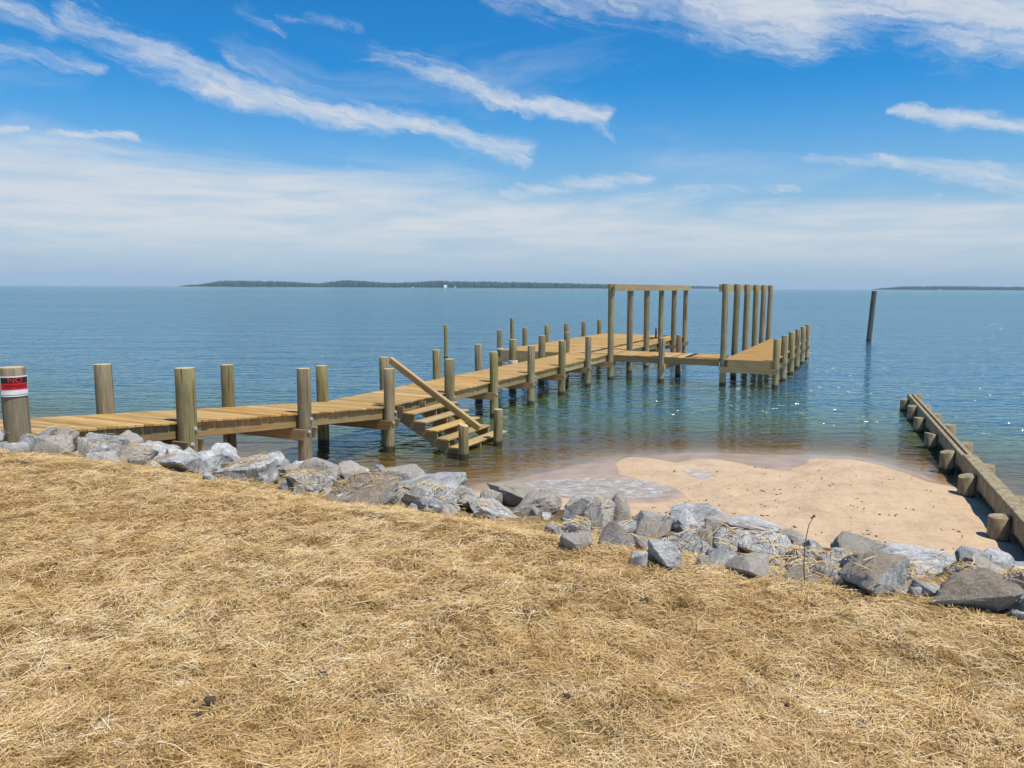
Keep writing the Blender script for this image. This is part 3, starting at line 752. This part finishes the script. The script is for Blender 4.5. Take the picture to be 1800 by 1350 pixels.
gbox('wale', endp, near_e, .075, .24, -.062, gz-.06); gbox('wale', endp, near_e, .075, .24, .062, gz-.06)
L = (endp-near_e).length; k = 0
while k*.24 < L:                                    # sheeting boards behind the wales
    c_ = near_e+dirv*(k*.24+.12); o = box('sheet_board', (.04, .236, 1.75), M['groin'], gr, (0, 0, 0), bevel=.003)
    o.location = Vector((c_.x, c_.y, -.62+random.uniform(-.015, .01)))-GO; o.rotation_euler = (0, 0, gang+random.gauss(0, .006)); k += 1
a = near_e
for i in range(3):
    b = near_e+(capend-near_e)*((i+1)/3); gbox('cap_plank', a, b-dirv*.006, .21, .045, 0, gz+.085); a = b

# ------------------------------------------------------------------ rocks
px_rocks = [(18,757,52,34,0),(4,782,30,14,0),(48,772,30,24,0),(92,774,64,26,0),(137,776,30,20,0),(187,782,68,36,0),(180,806,55,20,2),(250,790,40,20,0),(282,795,70,18,0),
 (338,823,95,42,0),(335,798,34,20,0),(381,802,72,40,0),(375,820,60,24,0),(440,829,104,54,0),(470,811,60,30,0),(497,815,36,20,0),(563,830,64,36,0),(622,831,64,36,0),(672,830,44,32,0),
 (536,850,58,46,0),(512,832,44,30,0),(642,868,122,56,1),(708,843,78,38,0),(765,856,112,46,0),(752,881,92,54,0),(820,882,56,46,0),(860,877,46,34,0),(900,864,86,38,0),(868,897,86,34,0),(945,889,82,42,0),
 (964,872,28,22,0),(1035,883,78,30,0),(1014,905,48,48,0),(1055,916,50,58,0),(1090,903,46,58,0),(1016,956,54,42,0),(1085,950,58,52,1),(1140,928,70,46,0),(1207,920,82,50,0),(1123,985,26,32,0),(1166,978,64,46,0),
 (1205,962,78,42,0),(1260,923,56,28,0),(1320,927,86,28,0),(1237,952,60,32,0),(1280,958,62,48,0),(1338,960,88,60,0),(1320,1003,78,42,0),(1385,942,46,26,0),(1405,955,66,26,0),(1457,988,58,34,2),(1512,968,84,44,0),
 (1400,984,72,28,0),(1545,1018,128,66,1),(1398,1013,76,26,1),(1630,996,142,46,0),(1605,1032,28,38,0),(1708,986,50,40,0),(1750,1000,44,22,2),(1715,1050,140,68,1),(1788,1027,66,50,0),
 (70,766,52,34,0),(118,765,46,30,0),(158,776,60,32,0),(222,778,52,32,0),(240,802,62,28,0),(148,792,50,22,0),(300,812,60,26,0),(310,800,44,22,0),(30,784,40,18,0)]
def rock_mesh(seed, sx, sy, sz):
    rr = random.Random(seed); bm = bmesh.new()
    for _ in range(rr.randint(11, 16)):
        d_ = Vector((rr.gauss(0, 1), rr.gauss(0, 1), rr.gauss(0, 1))).normalized()
        m_ = max(abs(d_.x), abs(d_.y), abs(d_.z)); d_ *= (.55+.45/m_*.75)*rr.uniform(.86, 1.08)
        bm.verts.new(d_)
    r = bmesh.ops.convex_hull(bm, input=bm.verts)
    bmesh.ops.delete(bm, geom=[v_ for v_ in bm.verts if not v_.link_faces], context='VERTS')
    bmesh.ops.dissolve_limit(bm, angle_limit=R(14), verts=bm.verts, edges=bm.edges)
    bmesh.ops.bevel(bm, geom=list(bm.edges), offset=.045, segments=1, affect='EDGES', profile=.6, clamp_overlap=True)
    bmesh.ops.triangulate(bm, faces=bm.faces)
    for _ in range(2):
        le = [e for e in bm.edges if e.calc_length() > .2]
        if le: bmesh.ops.subdivide_edges(bm, edges=le, cuts=2 if sx > .25 else 1, use_grid_fill=False)
        bmesh.ops.triangulate(bm, faces=[f for f in bm.faces if len(f.verts) > 3])
    bm.normal_update(); o_ = Vector((seed*3.1, seed*1.7, 0))
    ax = Vector((rr.gauss(0, 1), rr.gauss(0, 1), rr.gauss(0, 1.5))).normalized()
    for v_ in bm.verts:
        n_ = v_.normal.copy()
        d1 = mnoise.noise(v_.co*1.6+o_)*.09+mnoise.noise(v_.co*4.5+o_)*.045+mnoise.noise(v_.co*11+o_)*.028
        st = v_.co.dot(ax)*5; d1 += (.5-abs((st % 1)-.5))*.05
        v_.co += n_*d1
    bmesh.ops.scale(bm, vec=(sx, sy, sz), verts=bm.verts)
    me = bm_mesh('rock', bm, False)
    me.polygons.foreach_set('use_smooth', np.ones(len(me.polygons), bool)); me.set_sharp_from_angle(angle=R(24))
    me.update()
    return me
rocks = []
def rock_label(x, y, w_):
    size = 'small' if w_ < 48 else ('medium' if w_ < 80 else 'large')
    place_ = ('under the ramp beside the sign post' if x < 160 else 'at the foot of the second ramp post' if x < 300 else 'between the second and third ramp posts' if x < 470 else
              'in front of the third ramp post' if x < 600 else 'facing the shallows below the steps' if x < 720 else 'between the steps and the foam patch' if x < 850 else
              'beside the foam patch' if x < 1010 else 'next to the soil covered rock' if x < 1160 else 'between foam and dry stem' if x < 1370 else 'beside the dry stem' if x < 1480 else 'next to the dust brown boulders')
    edge_ = np.interp(x, [0, 340, 600, 850, 1000, 1200, 1400, 1800], [772, 817, 852, 880, 915, 945, 978, 1030])
    row = 'on the straw edge' if y > edge_ else 'on the seaward side'
    return '%s rock %s %s' % (size, row, place_)
special = {53: 'large dust brown boulder with straw on top beside the dry stem', 59: 'big flat dusty boulder half under straw where the groin meets the bank', 21: 'long pale slab tilted out of the straw below the steps',
           36: 'brown soil covered rock streaked with dry grass among grey rocks', 6: 'small dark stone lying in the straw in front of the ramp'}
def add_rock(pos, sx, sy, sz, rot, seed, kind, label):
    me = rock_mesh(seed, sx, sy, sz)
    o = link('rock', me, M['rock_dusty'] if kind == 1 else M['rock']); o.location = pos; o.rotation_euler = rot
    tag(o, label, 'rock', 'rocks along the edge of the straw bank'); rocks.append(o); return o
def pix_rock(x, y, w_, h_, kd, seed, kw=1.36, kh=1.34, label=None):
    r = pix_ray(x, y); best = None; hit = None
    for k in np.arange(2.5, 16, .03):
        p_ = Vector((0, 0, CAM_H))+r*k; t_ = to_t(p_.x, p_.y)
        if t_ > -20.2: break
        gap = p_.z-float(bank_z(p_.x, p_.y))
        if gap < h_/F_PX*k*.3: hit = p_; kk = k; break
        if t_ > -23.5 and (best is None or gap < best[0]): best = (gap, p_, k)
    if hit is None: hit, kk = best[1], best[2]
    hw = w_/F_PX*kk/2*kw; hh = h_/F_PX*kk/2*(kh*1.2 if x < 330 else kh if x < 950 else kh*1.15)
    gap = max(0, hit.z-float(bank_z(hit.x, hit.y)))
    sz_ = max(hh, (gap+hh)*.55+.03)
    pos = Vector((hit.x, hit.y, hit.z+hh-sz_)); rr_ = random.Random(seed+500)
    for n_ in near:
        q_ = ts(n_, 0)
        if (Vector((q_.x, q_.y))-Vector((pos.x, pos.y))).length < .1+hw*.45: return
    if pos.z+sz_*.9 > 1.55 and -W_-.1 < to_s(pos.x, pos.y) < .1 and to_t(pos.x, pos.y) > -23.2: pos.z = deck_z(to_t(pos.x, pos.y))-.12-sz_
    add_rock(pos, hw, max(hw*rr_.uniform(.7, .95), hh), sz_, (rr_.uniform(-.2, .2), rr_.uniform(-.25, .25), -math.atan2(hit.x, hit.y)+rr_.uniform(-.5, .5)), seed, kd, label or rock_label(x, y, w_))
for i, (x, y, w_, h_, kd) in enumerate(px_rocks):
    if x < 145:                                       # heaped beside the shore end of the deck
        p_ = at(x, y, 1.77); k = p_.y; hw = w_/F_PX*k/2*1.3; hh = h_/F_PX*k/2*1.25
        g_ = float(bank_z(p_.x, p_.y)); sz_ = max(hh, (p_.z+hh-g_)/2+.03); rr_ = random.Random(i)
        if to_s(p_.x, p_.y) < .12+hw and to_t(p_.x, p_.y) > -22.6: p_ -= Vector((U2[0], U2[1], 0))*.25
        add_rock(Vector((p_.x, p_.y, p_.z+hh-sz_)), hw, hw*.75, sz_, (rr_.uniform(-.15, .15), rr_.uniform(-.15, .15), .5+rr_.uniform(-.3, .3)), i+11, kd, special.get(i) or rock_label(x, y, w_))
    else: pix_rock(x, y, w_, h_, kd, i+11, label=special.get(i))
UPX = [0,60,130,200,260,340,400,470,540,620,680,720,790,860,960,1050,1100,1150,1200,1260,1330,1390,1450,1560,1640,1690,1760,1800]
UPY = [752,768,770,768,784,794,790,803,815,818,822,836,846,854,870,882,890,904,903,916,932,940,952,970,980,980,1004,1006]
LOX = [0,100,220,340,450,520,600,700,760,850,930,1000,1080,1160,1210,1340,1480,1620,1800]
LOY = [782,782,806,838,848,860,880,888,898,904,904,958,976,990,980,1012,1024,1044,1084]
rr = random.Random(88); spots = [(x, y, w_) for x, y, w_, h_, kd in px_rocks]; nf = 0
for _ in range(4000):
    x = rr.uniform(0, 1830); y0, y1 = np.interp(x, UPX, UPY)+12, np.interp(x, LOX, LOY)-8
    if y1 <= y0: continue
    y = rr.uniform(y0, y1); w_ = rr.uniform(44, 86)*(1.0 if x < 1000 else 1.12)
    if any(abs(x-a)/(w_*.5+b*.5) < .62 and abs(y-c_)/(w_*.5+b*.5) < .40 for a, c_, b in spots): continue
    spots.append((x, y, w_)); h_ = w_*rr.uniform(.5, .68); nf += 1
    pix_rock(x, y, w_, h_, 0, 3000+nf, 1.25, 1.2)
    if nf > 110: break
for k_ in range(90):                                  # rubble between the bigger stones
    x = rr.uniform(150, 1800); y0, y1 = np.interp(x, UPX, UPY)+14, np.interp(x, LOX, LOY)
    y = rr.uniform(y0, y1+4); w_ = rr.uniform(18, 36); pix_rock(x, y, w_, w_*rr.uniform(.55, .8), 0, 5000+k_, 1.2, 1.5)
for i in range(230):                                  # the rest of the slope below the crest
    s_ = random.uniform(-11, 9.5) if i < 170 else random.uniform(9.6, 13.5); t_ = random.uniform(-21.9, -19.6) if i < 170 else random.uniform(-23.5, -20.5); p_ = ts(t_, s_)
    if any((Vector((p_.x, p_.y))-Vector((o.location.x, o.location.y))).length < .24 for o in rocks): continue
    if abs(s_) < .3 and any(abs(t_-n_) < .3 for n_ in near): continue
    if abs(s_+W_) < .3 and any(abs(t_-n_) < .3 for n_ in far): continue
    z_ = float(bank_z(p_.x, p_.y)); a = random.uniform(.2, .36) if t_ > -21.8 else random.uniform(.12, .24)
    if -W_ < s_ < .3: a *= .8
    add_rock((p_.x, p_.y, z_+a*.02), a, a*random.uniform(.7, 1), a*random.uniform(.45, .62), (random.uniform(-.3, .3), random.uniform(-.3, .3), random.uniform(0, 6)), 900+i, 0,
             'rough grey rock filling the slope between the straw edge and the beach')

# ------------------------------------------------------------------ straw
bpy.context.view_layer.update()
allv = []; allf = []; nb = 0
for o in rocks:
    me = o.data; mw = np.array(o.matrix_world); n_ = len(me.vertices); co = np.empty(n_*3, np.float32); me.vertices.foreach_get('co', co)
    co = co.reshape(-1, 3)@mw[:3, :3].T+mw[:3, 3]; allv += [tuple(c_) for c_ in co]
    allf += [tuple(v_+nb for v_ in p_.vertices) for p_ in me.polygons]; nb += n_
bvh = BVHTree.FromPolygons([Vector(v_) for v_ in allv], allf)

def straw_mesh(px, py, pz, ang_, L, wd, tilt, tone, bend):
    n_ = len(px); dx, dy = np.cos(ang_), np.sin(ang_); V = np.zeros((n_, 6, 3), np.float32)
    nx_, ny_ = -dy, dx
    for k, f in enumerate((-.5, 0., .5)):
        cx_ = px+dx*L*f*np.cos(tilt)+nx_*bend*(abs(f)*2)*L*.18; cy_ = py+dy*L*f*np.cos(tilt)+ny_*bend*(abs(f)*2)*L*.18
        cz_ = pz+L*f*np.sin(tilt)+(0.06*L if k == 1 else 0)
        hw = wd*.5
        V[:, k*2, 0] = cx_+nx_*hw; V[:, k*2, 1] = cy_+ny_*hw; V[:, k*2, 2] = cz_
        V[:, k*2+1, 0] = cx_-nx_*hw; V[:, k*2+1, 1] = cy_-ny_*hw; V[:, k*2+1, 2] = cz_+wd*.4
    b = (np.arange(n_)*6)[:, None]; q_ = np.concatenate([b+np.array([[0, 1, 3, 2]]), b+np.array([[2, 3, 5, 4]])], 1).reshape(-1, 4)
    return V.reshape(-1, 3), q_, np.repeat(tone, 6)
NA, NB = 1080000, 170000; N = NA+NB            # thick where the photograph shows it, thinner to either side
py = 1.6+8.3*rng.random(N)**1.3; px = (rng.random(N)*2-1)*(py*.72+.5)
sd_ = np.sign(rng.random(NB)-.4); px[NA:] = sd_*(py[NA:]*.72+.5+3.0*rng.random(NB))
tt = to_t(px, py)
thin_ = vnoise(px, py, 3.4, 71, 3)+.45*vnoise(px, py, 11., 72, 2)
keep = ((tt < np.interp(to_s(px, py), [0, 6.6, 7.3, 12], [-23.1, -23.0, -23.5, -23.6])+vnoise(px, py, 1.3, 31)*.6) | ((tt < CREST+1.5) & (rng.random(N) < .22-.15*(tt-CREST)))) & (rng.random(N) < np.clip(1.15+thin_*3.2, .10, 1.))
px, py, tt = px[keep], py[keep], tt[keep]
n_ = len(px)
fld = vnoise(px, py, 5.5, 41, 2)*9+vnoise(px, py, 1.6, 42, 2)*5
ang_ = np.where(rng.random(n_) < .40, fld+rng.normal(0, .6, n_), rng.random(n_)*6.28)
L = np.clip(rng.lognormal(-3.08, .5, n_), .018, .16); wd = rng.uniform(.0012, .0027, n_)*np.where(np.abs(px) > py*.72+.5, 1.9, 1.)*(1+.10*np.maximum(py-3, 0))
lump = vnoise(px, py, 4.2, 51, 3)
pz = bank_z(px, py)+.003+rng.random(n_)**1.8*(.022+.06*np.clip(lump, 0, 1))
tilt = rng.normal(0, .2, n_)
tone = np.clip(rng.normal(.54, .25, n_)+vnoise(px, py, 1.1, 61)*.22+vnoise(px, py, 9, 62)*.45+(rng.random(n_) < .01)*.5, 0, 1)
pale = vnoise(px, py, 6.5, 63, 2) > .30
tone = np.where(pale & (rng.random(n_) < .5), np.clip(tone+.38, 0, 1), tone)
dark = vnoise(px, py, 9.0, 64, 2) < -.25
tone = np.where(dark, tone*.35, tone)
hum = vnoise(px, py, 2.1, 65, 2)
bent = rng.random(n_) < .28
def straight(px, py, pz, a, L, wd, tilt, tone):
    n_ = len(px); dx, dy = np.cos(a), np.sin(a); V = np.zeros((n_, 4, 3), np.float32)
    for k, f in enumerate((-.5, .5)):
        cx_ = px+dx*L*f; cy_ = py+dy*L*f; cz_ = pz+L*f*np.sin(tilt)
        V[:, k*2, 0] = cx_-dy*wd*.5; V[:, k*2, 1] = cy_+dx*wd*.5; V[:, k*2, 2] = cz_
        V[:, k*2+1, 0] = cx_+dy*wd*.5; V[:, k*2+1, 1] = cy_-dx*wd*.5; V[:, k*2+1, 2] = cz_+wd*.4
    q_ = (np.arange(n_)*4)[:, None]+np.array([[0, 1, 3, 2]])
    return V.reshape(-1, 3), q_, np.repeat(tone, 4)
b = bent; V1, q1_, t1 = straw_mesh(px[b], py[b], pz[b], ang_[b], L[b]*1.5, wd[b], tilt[b], tone[b], rng.normal(0, .8, b.sum()))
b = ~bent; V2_, q2_, t2 = straight(px[b], py[b], pz[b], ang_[b], L[b], wd[b], tilt[b], tone[b])
me = mesh_np('straw', np.concatenate([V1, V2_]), np.concatenate([q1_, q2_+len(V1)]), smooth=False); attr(me, 'tone', np.concatenate([t1, t2]))
tag(link('straw', me, M['straw']), 'loose golden straw mulch strewn over the whole bank', 'straw', kind='stuff')
# straw blown on to the rocks
qx, qy, qz, qa, qt = [], [], [], [], []
cl = [(at(x, y, 1.6), n__, s_) for x, y, n__, s_ in [(640,855,700,.35),(600,860,500,.3),(1545,1000,1100,.22),(1700,1025,1500,.3),(1085,945,500,.2),(440,838,160,.2),(300,805,500,.35),(100,785,500,.35),(40,775,400,.25),(190,790,300,.3),(820,890,220,.2),(930,890,250,.25),(1015,930,400,.2),(1200,955,250,.3),(1230,930,150,.25),(1400,970,250,.25),(1420,1010,500,.25),(1320,985,200,.3),(500,850,300,.25),(760,875,200,.2)]]
for c_, n__, s_ in cl:
    for _ in range(n__):
        x, y = random.gauss(c_.x, s_), random.gauss(c_.y, s_*.8)
        h = bvh.ray_cast(Vector((x, y, 4)), Vector((0, 0, -1)))
        if h[0] is None or h[1].z < .45: continue
        qx.append(x); qy.append(y); qz.append(h[0].z+.006+random.random()*.012)
ph = np.array(qx); n_ = len(ph)
V, q, tn = straw_mesh(ph, np.array(qy), np.array(qz), rng.random(n_)*6.28, rng.uniform(.05, .16, n_), rng.uniform(.003, .0055, n_), rng.normal(0, .2, n_), np.clip(rng.normal(.55, .2, n_), 0, 1), rng.normal(0, .8, n_))
me = mesh_np('loose_straw', V, q, smooth=False); attr(me, 'tone', tn)
tag(link('loose_straw', me, M['straw']), 'straw strands blown over the tops of the rocks', 'straw', kind='stuff')

# clods in the straw
for i, (x, y, s_, lab) in enumerate([(368,1231,.020,'dark clod of wet soil showing through the straw'),(815,1137,.016,None),(925,1076,.014,None),(1132,1056,.022,None),(445,1172,.014,None),(655,1068,.016,None),(1780,1010,.02,None),(570,1185,.02,None),(1275,1310,.018,None)]+[(random.uniform(20, 1780), random.uniform(1040, 1340), random.uniform(.006, .013), None) for _ in range(22)]):
    p_ = at(x, y, 1.78); z_ = float(bank_z(p_.x, p_.y)); p_ = at(x, y, z_+.02)
    me = rock_mesh(700+i, s_*1.5, s_, s_*.8); o = link('soil_clod', me, M['dirt']); o.location = (p_.x, p_.y, z_+.022)
    tag(o, lab or 'little dark lump of soil lying among the straw', 'clod', 'soil clods in the straw')

# dry stem standing by the rocks
b0 = at(1418, 1036, 1.70); b0.z = float(bank_z(b0.x, b0.y))-.02; dist = b0.y
pts = []
for x, y in [(1416,1036),(1413,1000),(1414,970),(1417,945),(1422,922),(1431,907)]:
    r = pix_ray(x, y); k = dist/r.y; pts.append(Vector((0, 0, CAM_H))+r*k)
pts[0].z = min(pts[0].z, b0.z)
bm = bmesh.new(); rings = []
for i, p_ in enumerate(pts):
    rd = .0042-.0004*i
    rings.append([bm.verts.new(p_+Vector((math.cos(a)*rd, math.sin(a)*rd, 0))-b0) for a in [k*math.pi/3 for k in range(6)]])
for a, b in zip(rings[:-1], rings[1:]):
    for j in range(6): bm.faces.new((a[j], a[(j+1) % 6], b[(j+1) % 6], b[j]))
box_bm(bm, pts[-1]-b0, (.012, .012, .012)); box_bm(bm, pts[-1]-b0+Vector((-.012, 0, -.01)), (.014, .008, .008))
o = link('dry_stem', bm_mesh('dry_stem', bm, True), M['stem']); o.location = b0; tag(o, 'thin dry plant stem standing up among the rocks', 'stem')

# weed bits on the sand
bm = bmesh.new()
for i in range(190):
    x, y = random.uniform(1000, 1720), random.uniform(815, 985)
    p_ = at(x, y, .14)
    zz, wt = sand_z(np.array([p_.x]), np.array([p_.y])); 
    if wt[0] > .5 or to_t(p_.x, p_.y) < -20: continue
    for _ in range(random.randint(1, 4)):
        s_ = random.uniform(.004, .016); M4 = Matrix.Translation((p_.x+random.gauss(0, .05), p_.y+random.gauss(0, .05), zz[0]+.004)) @ Matrix.Rotation(random.uniform(0, 6), 4, 'Z')
        r_ = bmesh.ops.create_icosphere(bm, subdivisions=1, radius=1); bmesh.ops.scale(bm, vec=(s_*random.uniform(1, 2.4), s_, s_*.5), verts=r_['verts']); bmesh.ops.transform(bm, matrix=M4, verts=r_['verts'])
tag(link('weed_bits', bm_mesh('weed_bits', bm, True), M['debris']), 'tiny dark scraps of weed and twig scattered on the dry sand', 'debris', kind='stuff')

# ------------------------------------------------------------------ far shore
def far_land(px_top, dist, seed, name, label, clear=()):
    rr = random.Random(seed); xs_ = [p_[0] for p_ in px_top]; hs_ = [p_[1]*1.2 for p_ in px_top]
    base = []; bm = bmesh.new(); n_ = int((xs_[-1]-xs_[0])/1.1)
    ico = bmesh.new(); bmesh.ops.create_icosphere(ico, subdivisions=1, radius=1); iv = [v_.co.copy() for v_ in ico.verts]; ifc = [[v_.index for v_ in f.verts] for f in ico.faces]; ico.free()
    vs, fs = [], []
    for i in range(n_*3):
        x = rr.uniform(xs_[0], xs_[-1]); h = np.interp(x, xs_, hs_)/F_PX*dist
        d_ = dist*rr.uniform(1.0, 1.06); X_ = (x-900)/F_PX*d_
        rad_ = rr.uniform(3., 6.)*min(1., .35+h/16); hh = h*rr.uniform(.72, 1.06)
        if h < 2: continue
        b = len(vs)
        for v_ in iv: vs.append((X_+v_.x*rad_*(1+.2*rr.random()), d_+v_.y*rad_, max(.2, hh*.5+v_.z*hh*.52)))
        fs += [tuple(k+b for k in f) for f in ifc]
    me = bpy.data.meshes.new(name); me.from_pydata(vs, [], fs); me.update()
    o = tag(link(name, me, M['wood']), label, 'woodland', kind='stuff')
    gv, gf = [], []
    for x, h in px_top:
        for d_, z in ((dist*.997, -.6), (dist*1.0, .9), (dist*1.07, 2.), (dist*1.09, -.6)): gv.append(((x-900)/F_PX*d_, d_, z))
    for i in range(len(px_top)-1):
        for j in range(3): gf.append((i*4+j, i*4+j+1, i*4+j+5, i*4+j+4))
    me = bpy.data.meshes.new('far_shore'); me.from_pydata(gv, [], gf); me.update()
    tag(link('far_shore', me, M['farland']), 'low far shore under '+label, 'shore', kind='structure')
D1 = 2400
far_land([(316,.6),(335,3),(352,3.5),(368,6),(395,9.5),(440,9.5),(490,9),(540,7),(560,6),(585,9),(610,11),(640,10),(670,8),(700,7.5),(735,9.5),(770,11),(800,10),(850,10),(900,9.5),(980,8.5),(1060,7),(1090,6)], D1, 1, 'far_woodland', 'dark wooded headland across the bay behind the walkway')
far_land([(1080,4),(1130,5),(1200,5),(1250,4),(1275,2.5),(1300,.8)], D1*1.5, 2, 'far_woodland', 'faint low wooded shore between the boat lift rows')
far_land([(1528,.8),(1545,3),(1580,5.5),(1640,6),(1700,6),(1760,5.5),(1830,6),(1950,6.5),(2100,6)], D1*1.25, 3, 'far_woodland', 'low wooded shore beyond the lone leaning pile')
for i, (x, sc_, d_, lab) in enumerate([(783,9,D1,'largest white house on the far wooded shore'),(800,5,D1,'small white cottage next to the largest far white house'),(726,4,D1,'tiny white house on its own along the far headland'),(1646,5,D1*1.25,'tiny white house on the low shore beyond the leaning pile')]):
    h = empty('house', ((x-900)/F_PX*d_*.995, d_*.995, .5)); tag(h, lab, 'house')
    box('wall', (sc_, sc_*.8, sc_*.5), M['house'], h, (0, 0, sc_*.25), bevel=0)
    bm = bmesh.new(); e = sc_*.56; y_ = sc_*.46; z0, z1 = sc_*.49, sc_*.86
    v_ = [bm.verts.new(c_) for c_ in ((-e, -y_, z0), (e, -y_, z0), (e, y_, z0), (-e, y_, z0), (-e, 0, z1), (e, 0, z1))]
    for f in ((0, 1, 5, 4), (2, 3, 4, 5), (1, 2, 5), (3, 0, 4), (3, 2, 1, 0)): bm.faces.new([v_[k] for k in f])
    link('roof', bm_mesh('roof', bm), M['roof'] if i else M['house'], h)

# ------------------------------------------------------------------ air
m_, g, out = material('haze')
pv = g.n('ShaderNodeVolumePrincipled', ins={'Color': (.62, .83, 1., 1), 'Density': HAZE, 'Anisotropy': .0})
g.t.links.new(pv.outputs[0], out.inputs['Volume'])
hzo = box('haze', (9800, 9800, 60), m_, None, (0, 0, 26.), bevel=0); tag(hzo, 'pale summer haze over the bay', 'haze', kind='stuff')
